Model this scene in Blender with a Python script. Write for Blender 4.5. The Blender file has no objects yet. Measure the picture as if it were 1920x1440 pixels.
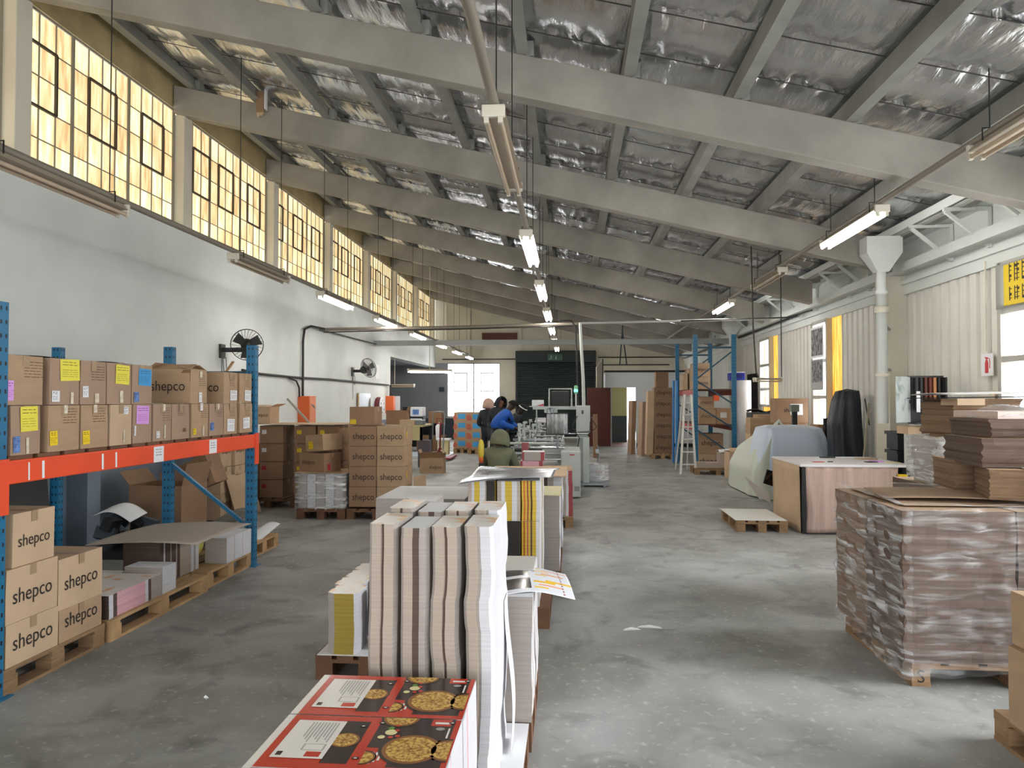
import bpy, math, random
from mathutils import Vector, Matrix, Euler, noise as mnoise
random.seed(7)
SC = bpy.context.scene
COL = SC.collection
PI = math.pi
# ---------------------------------------------------------------- camera
cd = bpy.data.cameras.new('camera'); cam = bpy.data.objects.new('camera', cd); COL.objects.link(cam)
cam.location = (0, 0, 1.6)
cam.rotation_euler = (PI/2 + math.atan(30/1350), 0, math.atan(110/1350))
cd.sensor_width = 36; cd.lens = 1350/1920*36; cd.clip_start = .05; cd.clip_end = 200
SC.camera = cam
# ---------------------------------------------------------------- world
W = bpy.data.worlds.new('overcast_sky'); SC.world = W; W.use_nodes = True
bg = W.node_tree.nodes['Background']
bg.inputs[0].default_value = (.95, .975, 1, 1); bg.inputs[1].default_value = 5.8
SC.view_settings.view_transform = 'Standard'; SC.view_settings.look = 'None'
SC.view_settings.gamma = 1; SC.view_settings.use_curve_mapping = False
SC.view_settings.exposure = 0.35
def portal(loc, rot, sx, sy):
    l = bpy.data.lights.new('daylight_portal', 'AREA'); l.shape = 'RECTANGLE'; l.size = sx; l.size_y = sy
    l.cycles.is_portal = True
    o = bpy.data.objects.new('daylight_portal', l); COL.objects.link(o); o.location = loc; o.rotation_euler = rot
# openings to the sky: right wall (facing -X), back wall window, doorway, end wall behind the camera
RW = [(-2.4, .2, .0, 3.0), (1.9, 4.4, .0, 3.1), (5.3, 7.9, .95, 2.98), (12.98, 13.7, 1.1, 2.98), (16.6, 17.4, 1.45, 2.98)]
for a, b, z0, z1 in RW:
    portal((4.6, (a+b)/2, (z0+z1)/2), (0, PI/2, 0), z1-z0, b-a)
portal((-3.93, 28.97, 2.0), (-PI/2, 0, 0), 2.18, 2.2)
portal((2.75, 28.97, 1.1), (-PI/2, 0, 0), 1.2, 2.2)
portal((-1.0, -4.9, 1.6), (PI/2, 0, 0), 6.0, 3.2)
sl = bpy.data.lights.new('added_side_sun', 'SUN'); sl.energy = 3.6; sl.angle = math.radians(28); sl.color = (.93, .96, 1)  # sun lamp added under the overcast sky to brighten the floor by the door
so = bpy.data.objects.new('added_side_sun', sl); COL.objects.link(so); so.rotation_euler = (math.radians(4), math.radians(64), 0)
# ---------------------------------------------------------------- helpers
def thing(name, label, cat, loc=(0, 0, 0), rotz=0, group=None, rot=None):
    o = bpy.data.objects.new(name, None); COL.objects.link(o); o.empty_display_size = .1
    o.location = loc; o.rotation_euler = rot if rot else (0, 0, rotz)
    o['label'] = label; o['category'] = cat
    if group: o['group'] = group
    return o
def tag(o, label, cat, group=None, kind=None):
    o['label'] = label; o['category'] = cat
    if group: o['group'] = group
    if kind: o['kind'] = kind
    return o
def struct(o, label=None):
    o['kind'] = 'structure'
    if label: o['label'] = label
    return o
class MB:
    def __init__(s): s.v = []; s.f = []; s.m = []; s.s = []
    def add(s, vs, fs, mi=0, T=None, sm=False):
        n = len(s.v)
        s.v += [tuple(T @ Vector(p)) if T is not None else tuple(p) for p in vs]
        for i, f in enumerate(fs):
            s.f.append(tuple(a+n for a in f)); s.m.append(mi[i] if isinstance(mi, (list, tuple)) else mi); s.s.append(sm)
        return s
    def box(s, x0, x1, y0, y1, z0, z1, mi=0, T=None):
        v = [(x0,y0,z0),(x1,y0,z0),(x1,y1,z0),(x0,y1,z0),(x0,y0,z1),(x1,y0,z1),(x1,y1,z1),(x0,y1,z1)]
        return s.add(v, [(0,3,2,1),(4,5,6,7),(0,1,5,4),(1,2,6,5),(2,3,7,6),(3,0,4,7)], mi, T)
    def quad(s, a, b, c, d, mi=0, T=None): return s.add([a,b,c,d], [(0,1,2,3)], mi, T)
    def slab(s, a, b, c, d, t, mi=0, T=None):   # quad with thickness along its normal
        a, b, c, d = map(Vector, (a, b, c, d)); n = (b-a).cross(d-a).normalized()*t
        v = [a-n, b-n, c-n, d-n, a, b, c, d]
        return s.add(v, [(3,2,1,0),(4,5,6,7),(0,1,5,4),(1,2,6,5),(2,3,7,6),(3,0,4,7)], mi, T)
    def bar(s, a, b, w, h, mi=0, T=None, up=(0,0,1)):
        a, b = Vector(a), Vector(b); d = (b-a).normalized(); u = Vector(up)
        if abs(d.dot(u)) > .98: u = Vector((0,1,0))
        r = d.cross(u).normalized()*w/2; u = r.cross(d).normalized()*h/2
        v = [a-r-u, a+r-u, a+r+u, a-r+u, b-r-u, b+r-u, b+r+u, b-r+u]
        return s.add(v, [(0,3,2,1),(4,5,6,7),(0,1,5,4),(1,2,6,5),(2,3,7,6),(3,0,4,7)][::1], mi, T)
    def tube(s, pts, r, n=8, mi=0, T=None, cap=True, closed=False):
        P = [Vector(p) for p in pts]; m = len(P); rr = r if isinstance(r, (list, tuple)) else [r]*m
        t0 = (P[1]-P[0]).normalized(); u = t0.orthogonal().normalized(); vs = []
        for i in range(m):
            if closed: t = (P[(i+1) % m]-P[i-1]).normalized()
            else: t = (P[min(i+1, m-1)]-P[max(i-1, 0)]).normalized()
            u = (u - t*u.dot(t)).normalized(); w = t.cross(u)
            for k in range(n):
                a = 2*PI*k/n; vs.append(P[i]+(u*math.cos(a)+w*math.sin(a))*rr[i])
        fs = []
        for i in range(m if closed else m-1):
            j = (i+1) % m
            for k in range(n): fs.append((i*n+k, i*n+(k+1) % n, j*n+(k+1) % n, j*n+k))
        s.add(vs, fs, mi, T, True)
        if cap and not closed:
            s.add([vs[k] for k in range(n)], [tuple(range(n))[::-1]], mi, T)
            s.add([vs[(m-1)*n+k] for k in range(n)], [tuple(range(n))], mi, T)
        return s
    def lathe(s, prof, n=24, mi=0, T=None, sm=True):   # (r, z) profile about z
        vs = []; fs = []
        for r, z in prof:
            for k in range(n): a = 2*PI*k/n; vs.append((r*math.cos(a), r*math.sin(a), z))
        for i in range(len(prof)-1):
            for k in range(n): fs.append((i*n+k, i*n+(k+1) % n, (i+1)*n+(k+1) % n, (i+1)*n+k))
        return s.add(vs, fs, mi, T, sm)
    def disc(s, c, r, n=24, mi=0, T=None, rx=None):
        rx = rx or r
        return s.add([(c[0]+rx*math.cos(2*PI*k/n), c[1]+r*math.sin(2*PI*k/n), c[2]) for k in range(n)], [tuple(range(n))], mi, T)
    def prism(s, pts, z0, z1, mi=0, T=None, mtop=None):   # outline in xy, ccw
        n = len(pts); v = [(x, y, z0) for x, y in pts]+[(x, y, z1) for x, y in pts]
        s.add(v, [tuple(range(n))[::-1], tuple(range(n, 2*n))]+[(i, (i+1) % n, n+(i+1) % n, n+i) for i in range(n)],
              [mi, mi if mtop is None else mtop]+[mi]*n, T)
        return s
    def ball(s, c, rx, ry=None, rz=None, n=12, mi=0, T=None):
        ry = ry or rx; rz = rz or rx; vs = []; fs = []; h = n//2+1
        for i in range(h+1):
            p = PI*i/h
            for k in range(n): a = 2*PI*k/n; vs.append((c[0]+rx*math.sin(p)*math.cos(a), c[1]+ry*math.sin(p)*math.sin(a), c[2]-rz*math.cos(p)))
        for i in range(h):
            for k in range(n): fs.append((i*n+k, i*n+(k+1) % n, (i+1)*n+(k+1) % n, (i+1)*n+k))
        return s.add(vs, fs, mi, T, True)
    def grid(s, nx, ny, fn, mi=0, sm=True, T=None):
        vs = [fn(i/nx, j/ny) for j in range(ny+1) for i in range(nx+1)]
        fs = [(j*(nx+1)+i, j*(nx+1)+i+1, (j+1)*(nx+1)+i+1, (j+1)*(nx+1)+i) for j in range(ny) for i in range(nx)]
        if callable(mi): m = [mi((i+.5)/nx, (j+.5)/ny) for j in range(ny) for i in range(nx)]
        else: m = mi
        return s.add(vs, fs, m, T, sm)
    def text(s, txt, size, T, mi=0, bold=0, sx=1.0, align='CENTER'):
        vs, fs = glyphs(txt, bold)
        if not vs: return s
        x0 = min(p[0] for p in vs); x1 = max(p[0] for p in vs); y0 = min(p[1] for p in vs); y1 = max(p[1] for p in vs)
        cx = (x0+x1)/2 if align == 'CENTER' else x0
        return s.add([((p[0]-cx)*size*sx, (p[1]-(y0+y1)/2)*size, 0) for p in vs], fs, mi, T)
    def build(s, name, mats, parent=None, loc=None, rot=None, bevel=0, weld=False):
        me = bpy.data.meshes.new(name); me.from_pydata(s.v, [], s.f)
        for m in (mats if isinstance(mats, (list, tuple)) else [mats]): me.materials.append(m)
        me.polygons.foreach_set('material_index', s.m); me.polygons.foreach_set('use_smooth', s.s); me.update()
        o = bpy.data.objects.new(name, me); COL.objects.link(o)
        if parent: o.parent = parent
        if loc: o.location = loc
        if rot: o.rotation_euler = rot
        if bevel:
            b = o.modifiers.new('bevel', 'BEVEL'); b.width = bevel; b.segments = 2; b.limit_method = 'ANGLE'
        return o
_G = {}
def glyphs(txt, bold=0):
    k = (txt, bold)
    if k not in _G:
        c = bpy.data.curves.new('lettering', 'FONT'); c.body = txt; c.size = 1; c.offset = bold; c.resolution_u = 3
        o = bpy.data.objects.new('lettering', c); COL.objects.link(o); bpy.context.view_layer.update()
        me = bpy.data.meshes.new_from_object(o.evaluated_get(bpy.context.evaluated_depsgraph_get()))
        _G[k] = ([tuple(v.co) for v in me.vertices], [tuple(p.vertices) for p in me.polygons])
        bpy.data.objects.remove(o); bpy.data.curves.remove(c); bpy.data.meshes.remove(me)
    return _G[k]
def TR(x, y, z, rx=0, ry=0, rz=0): return Matrix.Translation((x, y, z)) @ Euler((rx, ry, rz)).to_matrix().to_4x4()
def faceT(face, u, v, off):   # transform for a decal lying on a face: u along, v up
    if face == '-y': return TR(u, -off, v, PI/2, 0, 0)
    if face == '+x': return TR(off, u, v, PI/2, 0, PI/2)
    if face == '-x': return TR(-off, u, v, PI/2, 0, -PI/2)
    return TR(u, v, off)
def dup(root, loc, rotz=0, label=None, group=None):
    r = root.copy(); COL.objects.link(r); r.location = loc; r.rotation_euler = (0, 0, rotz)
    if label: r['label'] = label
    if group: r['group'] = group
    for ch in list(root.children):
        c = ch.copy(); COL.objects.link(c); c.parent = r
        for g in ch.children:
            d = g.copy(); COL.objects.link(d); d.parent = c
    return r
# ---------------------------------------------------------------- materials
_M = {}
def mat(name, col, rough=.7, met=0, var=0, vs=6, bump=0, bs=30, spec=None, stretch=None, col2=None, lo=.35, hi=.65, em=None, ems=0, detail=5, trans=0):
    if name in _M: return _M[name]
    m = bpy.data.materials.new(name); m.use_nodes = True; N = m.node_tree.nodes; L = m.node_tree.links
    b = N['Principled BSDF']; b.inputs['Base Color'].default_value = (*col, 1); b.inputs['Roughness'].default_value = rough
    b.inputs['Metallic'].default_value = met
    if spec is not None: b.inputs['Specular IOR Level'].default_value = spec
    if em: b.inputs['Emission Color'].default_value = (*em, 1); b.inputs['Emission Strength'].default_value = ems
    if trans: b.inputs['Transmission Weight'].default_value = trans
    if var or bump or col2:
        tc = N.new('ShaderNodeTexCoord'); mp = N.new('ShaderNodeMapping'); L.new(tc.outputs['Object'], mp.inputs[0])
        if stretch: mp.inputs['Scale'].default_value = stretch
    if var or col2:
        n = N.new('ShaderNodeTexNoise'); n.inputs['Scale'].default_value = vs; n.inputs['Detail'].default_value = detail; L.new(mp.outputs[0], n.inputs[0])
        r = N.new('ShaderNodeValToRGB'); r.color_ramp.elements[0].position = lo; r.color_ramp.elements[1].position = hi
        c2 = col2 or tuple(min(1, c*(1+var)) for c in col); c1 = col if col2 else tuple(c*(1-var) for c in col)
        r.color_ramp.elements[0].color = (*c1, 1); r.color_ramp.elements[1].color = (*c2, 1)
        L.new(n.outputs[0], r.inputs[0]); L.new(r.outputs[0], b.inputs['Base Color'])
    if bump:
        n2 = N.new('ShaderNodeTexNoise'); n2.inputs['Scale'].default_value = bs; n2.inputs['Detail'].default_value = 3; L.new(mp.outputs[0], n2.inputs[0])
        bp = N.new('ShaderNodeBump'); bp.inputs['Strength'].default_value = bump; bp.inputs['Distance'].default_value = .02
        L.new(n2.outputs[0], bp.inputs['Height']); L.new(bp.outputs[0], b.inputs['Normal'])
    _M[name] = m; return m
def rgb(h):   # sRGB hex -> linear
    h = h.lstrip('#'); c = [int(h[i:i+2], 16)/255 for i in (0, 2, 4)]
    return tuple(x/12.92 if x <= .04045 else ((x+.055)/1.055)**2.4 for x in c)
card = mat('cardboard', rgb('ac8f71'), .8, var=.08, vs=3, bump=.08, bs=40, stretch=(1,1,4))
card_l = mat('cardboard_light', rgb('c1a688'), .8, var=.07, vs=3)
card_d = mat('cardboard_brown', rgb('927359'), .8, var=.08, vs=4)
card_g = mat('cardboard_greyish', rgb('a38872'), .8, var=.07, vs=4)
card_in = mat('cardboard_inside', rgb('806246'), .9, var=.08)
ink = mat('black_ink', rgb('2a221c'), .7)
ink_f = mat('faded_ink', rgb('6d5442'), .8)
tape = mat('clear_tape', rgb('d8cdb8'), .15, var=.15, vs=30)
tape_b = mat('brown_tape', rgb('a38a6b'), .3)
white = mat('white_paper', rgb('e6e6e8'), .6)
yellow = mat('yellow_paper', rgb('e6d94a'), .6)
yel2 = mat('yellow_sticker', rgb('f0cc18'), .5)
blue_p = mat('blue_paper', rgb('3d97d0'), .6)
pink_p = mat('pink_paper', rgb('d79be0'), .6)
red_p = mat('red_sticker', rgb('b8323a'), .5)
lblue = mat('blue_printed_sticker', rgb('5c7db8'), .5, var=.5, vs=25)
wood = mat('pallet_wood', rgb('8c6f50'), .8, var=.2, vs=6, stretch=(1,1,8), bump=.15)
wood_l = mat('pale_pallet_wood', rgb('b29067'), .8, var=.15, vs=6)
wood_d = mat('dark_pallet_wood', rgb('6a4a35'), .8, var=.2, vs=6)
blk = mat('black_paint', rgb('1b1c1f'), .5)
blk_m = mat('matt_black', rgb('141416'), .9)
steel = mat('grey_steel', rgb('8b8f92'), .35, met=.7)
chrome = mat('bright_steel', rgb('c9ccd0'), .2, met=.9)
rack_b = mat('rack_blue', rgb('1f6b92'), .4, var=.08)
rack_bd = mat('rack_dark_blue', rgb('17485e'), .4)
orange = mat('rack_orange', rgb('e8502a'), .4, var=.06, vs=3)
orange_d = mat('rack_red_orange', rgb('a8402a'), .5)
conc = mat('beam_concrete', rgb('98938a'), .85, var=.20, vs=1.7, bump=.3, bs=14, detail=12, lo=.3, hi=.7)
purl = mat('purlin_steel', rgb('8c8c86'), .6, var=.12, vs=3)
wallw = mat('white_wall_paint', rgb('d9ddd9'), .8, var=.05, vs=1.4, bump=.08, bs=8, detail=8)
creamw = mat('cream_wall_paint', rgb('d3cdbd'), .8, var=.06, vs=1.2, detail=8)
# ================================================================ setting
XR = 4.52
def roofz(x, c): return c - .246*x
# floor
def floor_mat():
    m = mat('concrete_floor', rgb('7d7b74'), .5, var=.01); N = m.node_tree.nodes; L = m.node_tree.links; b = N['Principled BSDF']
    for n in list(N):
        if n.type in ('VALTORGB', 'TEX_NOISE'): N.remove(n)
    mp = [n for n in N if n.type == 'MAPPING'][0]
    def noi(sc, de, lo, hi, di=0):
        n = N.new('ShaderNodeTexNoise'); n.inputs['Scale'].default_value = sc; n.inputs['Detail'].default_value = de; n.inputs['Distortion'].default_value = di
        L.new(mp.outputs[0], n.inputs[0]); r = N.new('ShaderNodeMapRange'); r.inputs[1].default_value = lo; r.inputs[2].default_value = hi; L.new(n.outputs[0], r.inputs[0]); return r.outputs[0]
    def mix(a, c, f):
        x = N.new('ShaderNodeMix'); x.data_type = 'RGBA'
        if isinstance(a, tuple): x.inputs[6].default_value = (*a, 1)
        else: L.new(a, x.inputs[6])
        x.inputs[7].default_value = (*c, 1); L.new(f, x.inputs[0]); return x.outputs[2]
    c = mix(rgb('83847f'), rgb('a5a6a3'), noi(1.3, 12, .36, .64, .4))
    c = mix(c, rgb('5f605c'), noi(2.6, 10, .52, .80, .8))
    c = mix(c, rgb('b9b8b3'), noi(22, 9, .58, .80))
    L.new(c, b.inputs['Base Color'])
    rr = N.new('ShaderNodeMapRange'); rr.inputs[3].default_value = .42; rr.inputs[4].default_value = .68; L.new(noi(1.7, 6, .2, .8), rr.inputs[0]); L.new(rr.outputs[0], b.inputs['Roughness'])
    bp = N.new('ShaderNodeBump'); bp.inputs['Strength'].default_value = .12; bp.inputs['Distance'].default_value = .01
    n2 = N.new('ShaderNodeTexNoise'); n2.inputs['Scale'].default_value = 9; n2.inputs['Detail'].default_value = 8
    L.new(mp.outputs[0], n2.inputs[0]); L.new(n2.outputs[0], bp.inputs['Height']); L.new(bp.outputs[0], b.inputs['Normal'])
    return m
struct(MB().box(-9.3, 5.0, -5.2, 29.4, -.2, 0).build('floor', floor_mat()), 'worn grey concrete warehouse floor with darker stains')
dado = mat('grey_blue_dado_paint', rgb('7c8896'), .6, var=.08, vs=2)
dado_d = mat('dark_dado_paint', rgb('333d47'), .6)
greyw = mat('grey_wall_paint', rgb('8e9195'), .8, var=.05, vs=1.5)
yelplas = mat('yellowed_plaster', rgb('b3a177'), .9, var=.15, vs=2.5, detail=8)
# left wall: tall plastered wall under the clerestory, open bay beyond
w = MB()
w.box(-5.9, -5.5, -5.2, 21.66, 0, 1.02, 1).box(-5.9, -5.5, -5.2, 21.66, 1.02, 4.04, 0)
w.box(-5.9, -5.5, 21.66, 29.0, 2.93, 4.04, 0)
w.box(-5.85, -5.66, -5.2, 29.0, 5.78, roofz(-5.7, 4.86)+.15, 2)
struct(w.build('wall_left', [wallw, dado, yelplas]), 'white plastered side wall with a grey-blue lower band')
struct(MB().box(-5.51, -5.26, 7.48, 7.70, 0, 1.2).build('trim_1', dado), 'grey-blue painted stub pier at the foot of the side wall')
# open bay behind the side wall
w = MB().box(-9.3, -9.1, 21.4, 29.0, 0, 3.1).box(-9.1, -5.9, 21.3, 21.5, 0, 3.1)
struct(w.build('wall_bay', greyw), 'grey painted wall of the side bay')
struct(MB().box(-9.1, -5.9, 21.5, 29.0, 3.0, 3.1).build('ceiling_bay', greyw), 'low flat soffit over the side bay')
# back wall
w = MB(); zt = 6.5
def wallbox(w, x0, x1, z0, z1, mi=0): w.box(x0, x1, 29.0, 29.2, z0, z1, mi)
wallbox(w, -9.3, -5.02, .86, 3.1, 2); wallbox(w, -9.3, -5.02, 0, .86, 1)
wallbox(w, -5.02, -2.84, 0, .86, 1); wallbox(w, -5.02, -2.84, .86, .91, 0)
wallbox(w, -2.84, 2.15, 0, 3.1, 0); wallbox(w, 2.15, 3.35, 2.2, 3.1, 0); wallbox(w, 3.35, 4.7, 0, 3.1, 0)
wallbox(w, -5.9, 4.7, 3.1, 3.6, 0)
w.add([(-5.9, 29.0, 3.6), (4.7, 29.0, 3.6), (4.7, 29.0, 3.75), (-5.9, 29.0, 6.35), (-5.9, 29.2, 3.6), (4.7, 29.2, 3.6), (4.7, 29.2, 3.75), (-5.9, 29.2, 6.35)],
      [(0,1,2,3), (7,6,5,4), (3,2,6,7)], 0)
struct(w.build('wall_back', [creamw, dado_d, greyw]), 'cream painted end wall with a dark lower band')
for i, x in enumerate([-5.05, -4.1, -2.0, -.9, .4, 1.6, 2.7]):
    struct(MB().box(x, x+.03, 28.96, 29.0, 3.6 if x > -2.3 and x < 1.1 else 3.12, roofz(x, 4.25)).build('trim_back', creamw))
# end wall behind the camera with a wide doorway
w = MB().box(-5.9, -4.0, -5.2, -5.0, 0, 6.4).box(2.0, 5.0, -5.2, -5.0, 0, 6.4).box(-4.0, 2.0, -5.2, -5.0, 3.2, 6.4)
struct(w.build('wall_front', creamw))
# right wall: corrugated sheeting between openings, plaster fascia above
corr = mat('white_corrugated_sheet', rgb('d6d4ca'), .5, var=.05, vs=1.5)
w = MB()
def corrug(w, y0, y1, z0, z1, X=XR, p=.21, d=.055):
    n = max(1, round((y1-y0)/p)); p = (y1-y0)/n; pr = []
    for i in range(n): a = y0+i*p; pr += [(a, 0), (a+p*.62, 0), (a+p*.70, d), (a+p*.90, d)]
    pr.append((y1, 0))
    for (ya, xa), (yb, xb) in zip(pr, pr[1:]): w.quad((X+xa, ya, z0), (X+xa, ya, z1), (X+xb, yb, z1), (X+xb, yb, z0))
    w.box(X+.08, X+.14, y0, y1, z0, z1)
holes = [(-2.4, .2, .0, 3.0), (1.9, 4.4, .0, 3.1), (5.2, 8.0, .92, 3.18), (12.43, 13.78, 1.0, 3.18), (16.15, 17.5, 1.33, 3.18)]
y = -5.0
for a, b, z0, z1 in holes:
    corrug(w, y, a, 0, 3.2)
    if z0 > 0: corrug(w, a, b, 0, z0)
    if z1 < 3.2: corrug(w, a, b, z1, 3.2)
    y = b
corrug(w, y, 19.5, 0, 3.2)
w.box(XR, XR+.15, 19.5, 29.0, 0, 3.2, 1)
w.box(XR, XR+.15, -5.0, 29.0, 3.2, 4.1, 1)
struct(w.build('wall_right', [corr, wallw]), 'white corrugated side wall with plastered fascia above')
w = MB().box(XR-.07, XR-.002, -5, 29, 3.15, 3.21).box(XR-.03, XR-.002, -5, 29, 3.02, 3.15).box(XR-.2, XR-.002, -5, 29, 3.28, 3.40)
struct(w.build('trim_2', wallw), 'white painted ledge and channel along the top of the corrugated wall')
w = MB().box(4.10, XR-.001, -5, 29, 3.70, 3.74).box(4.08, 4.12, -5, 29, 3.70, 3.80)
struct(w.build('trim_3', wallw), 'white eaves gutter soffit above the right wall')
# eaves brackets
k = 0
yy = 4.2
while yy < 28:
    if min(abs(yy - (6.71+3.13*i)) for i in range(8)) > .25:
        b = MB().bar((4.02, yy, 3.66), (XR-.01, yy, 3.66), .035, .035).bar((4.04, yy, 3.64), (XR-.03, yy, 3.26), .035, .035).bar((XR-.03, yy, 3.24), (XR-.03, yy, 3.68), .04, .04)
        struct(b.build('trim_bracket', wallw), 'white triangular steel eaves bracket')
    yy += .78
# pilasters with rainwater pipes
for i, y0 in enumerate((10.05, 19.5)):
    struct(MB().box(4.29, XR+.02, y0+.05, y0+.5, 0, 3.28).build('trim_pilaster', creamw, bevel=.01), 'cream plastered pilaster on the right wall')
    t = thing('rainwater_pipe', ['thick white rainwater pipe with funnel head beside the nearer pilaster', 'white rainwater pipe with funnel head behind the tall blue rack frame'][i], 'pipe', ((3.99, 4.14)[i], y0-(.45, .55)[i], 0))
    MB().lathe([(.065, 1.3), (.065, 2.95), (.075, 2.95), (.075, 3.0), (.06, 3.02), (.06, 3.25)], 20).build('pipe', wallw, t)
    MB().lathe([(.08, 1.9), (.08, 1.94), (.07, 1.94)], 20).build('collar', creamw, t); MB().lathe([(.085, 2.72), (.085, 2.8), (.07, 2.8)], 20).build('collar', creamw, t)
    MB().add([(-.07,-.07,3.24),(.07,-.07,3.24),(.07,.07,3.24),(-.07,.07,3.24),(-.22,-.12,3.48),(.22,-.12,3.48),(.22,.12,3.48),(-.22,.12,3.48),(-.22,-.12,3.69),(.22,-.12,3.69),(.22,.12,3.69),(-.22,.12,3.69)],
             [(0,1,5,4),(1,2,6,5),(2,3,7,6),(3,0,4,7),(4,5,9,8),(5,6,10,9),(6,7,11,10),(7,4,8,11),(8,9,10,11)]).build('funnel_head', wallw, t)
    if i == 0: [MB().bar((.06, .03, zz), (.31, .49, zz), .02, .03).build('wall_clip', steel, t) for zz in (2.0, 2.55)]
# ceiling: wrinkled reflective foil sagging between the purlins
import numpy as np
rng = np.random.default_rng(3)
def vnoise(X, Y, seed):
    r = np.random.default_rng(seed).random((128, 128)); xi = np.floor(X).astype(int); yi = np.floor(Y).astype(int); fx = X-xi; fy = Y-yi
    fx = fx*fx*(3-2*fx); fy = fy*fy*(3-2*fy); g = lambda a, b: r[a % 128, b % 128]
    return (g(xi, yi)*(1-fx)+g(xi+1, yi)*fx)*(1-fy)+(g(xi, yi+1)*(1-fx)+g(xi+1, yi+1)*fx)*fy
PX = [-5.38] + [-4.4+.985*i for i in range(9)] + [4.22]
nx, ny = 420, 1150
xs = np.linspace(-5.9, XR+.1, nx+1); ys = np.linspace(-5.1, 29.1, ny+1); XX, YY = np.meshgrid(xs, ys)
seam = .72; ty = (YY/seam) % 1.0; sag = np.sin(np.pi*ty)
tx = ((XX+4.4)/.985) % 1.0; edge = np.clip(np.minimum(tx, 1-tx)*6, 0, 1)
strip = np.floor((XX+4.4)/.985)*7.3+np.floor(YY/seam)*3.1
Z = 4.91-.246*XX - .055*sag*edge*(.5+vnoise(strip, strip*0+2, 5))
puck = (vnoise(XX*13+strip, YY*2.0, 1)-.5)*.05 + (vnoise(XX*27, YY*4+strip, 2)-.5)*.022
near = np.exp(-((ty-1)**2)/.06)+np.exp(-(ty**2)/.02)
Z += puck*(.35+near)*edge + (vnoise(XX*3, YY*3, 9)-.5)*.012*edge - .022*np.exp(-((ty-.0)**2)/.0012)
verts = np.stack([XX, YY, Z], -1).reshape(-1, 3); a = (np.arange(ny)[:, None]*(nx+1)+np.arange(nx)[None, :]).reshape(-1)
faces = np.stack([a, a+nx+1, a+nx+2, a+1], -1)
me = bpy.data.meshes.new('ceiling'); me.from_pydata(verts.tolist(), [], faces.tolist()); me.polygons.foreach_set('use_smooth', [True]*len(faces)); me.update()
foil = mat('reflective_foil', rgb('cfd0d1'), .25, met=.9, var=.10, vs=1.6, bump=.42, bs=9, stretch=(3.2, .7, 1), detail=4)
me.materials.append(foil); o = bpy.data.objects.new('ceiling', me); COL.objects.link(o); struct(o, 'silver wrinkled foil insulation under the sloping roof')
w = MB(); ks = math.ceil(-5/seam)
while ks*seam < 28.9:
    w.bar((-5.6, ks*seam, roofz(-5.6, 4.873)), (4.3, ks*seam, roofz(4.3, 4.873)), .010, .006); ks += 1
struct(w.build('trim_straps', mat('dark_strap', rgb('3d3b38'), .7)), 'dark straps across the foil every seam')
w = MB().add([(-6.1, -5.3, roofz(-6.1, 5.06)), (5.0, -5.3, roofz(5.0, 5.06)), (5.0, 29.3, roofz(5.0, 5.06)), (-6.1, 29.3, roofz(-6.1, 5.06)),
     (-6.1, -5.3, roofz(-6.1, 5.12)), (5.0, -5.3, roofz(5.0, 5.12)), (5.0, 29.3, roofz(5.0, 5.12)), (-6.1, 29.3, roofz(-6.1, 5.12))],
     [(0,3,2,1), (4,5,6,7), (0,1,5,4), (1,2,6,5), (2,3,7,6), (3,0,4,7)])
struct(w.build('roof_sheeting', purl), 'unseen sloping roof sheets above the foil')  # unseen plate over the foil, added to block sky light
BY = [6.62+3.13*k for k in range(-4, 8)]
for i, px in enumerate(PX):
    z = roofz(px, 4.71); m = MB().box(px-.035, px+.035, -5, 29, z, z+.17).box(px+.035, px+.075, -5, 29, z, z+.012)
    for b in BY:
        if b > -5: m.box(px+.045, px+.12, b+.02, b+.14, z-.012, z+.13)
    struct(m.build('trim_purlin', purl), 'grey steel roof purlin running the length of the hall')
for i, b in enumerate(BY):
    if b < -5: continue
    x0, x1 = -5.64, 4.2; m = MB(); zb = 4.31; h = .40; m.add([(x0,b,roofz(x0,zb)),(x1,b,roofz(x1,zb)),(x1,b,roofz(x1,zb+h)),(x0,b,roofz(x0,zb+h)),
        (x0,b+.18,roofz(x0,zb)),(x1,b+.18,roofz(x1,zb)),(x1,b+.18,roofz(x1,zb+h)),(x0,b+.18,roofz(x0,zb+h))],
        [(0,1,2,3),(7,6,5,4),(0,4,5,1),(2,6,7,3),(1,5,6,2),(3,7,4,0)])
    struct(m.build('trim_beam', conc, bevel=.012), 'sloping grey concrete roof beam')
# clerestory: pillars and windows
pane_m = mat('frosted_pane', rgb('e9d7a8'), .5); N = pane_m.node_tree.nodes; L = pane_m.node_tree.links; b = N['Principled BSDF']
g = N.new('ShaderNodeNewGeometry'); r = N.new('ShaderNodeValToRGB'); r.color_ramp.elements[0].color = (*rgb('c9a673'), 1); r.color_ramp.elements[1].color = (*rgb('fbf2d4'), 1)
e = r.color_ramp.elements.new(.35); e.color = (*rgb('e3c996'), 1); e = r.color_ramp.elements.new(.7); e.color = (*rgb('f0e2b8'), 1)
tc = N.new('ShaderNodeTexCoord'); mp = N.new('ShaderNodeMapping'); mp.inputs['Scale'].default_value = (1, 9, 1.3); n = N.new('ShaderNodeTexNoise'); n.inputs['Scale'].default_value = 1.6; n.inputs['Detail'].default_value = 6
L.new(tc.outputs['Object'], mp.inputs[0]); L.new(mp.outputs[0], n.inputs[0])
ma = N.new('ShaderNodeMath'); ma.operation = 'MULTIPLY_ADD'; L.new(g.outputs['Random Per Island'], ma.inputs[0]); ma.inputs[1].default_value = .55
m2 = N.new('ShaderNodeMath'); m2.operation = 'MULTIPLY_ADD'; L.new(n.outputs[0], m2.inputs[0]); m2.inputs[1].default_value = 2.4; m2.inputs[2].default_value = -1.0
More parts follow.
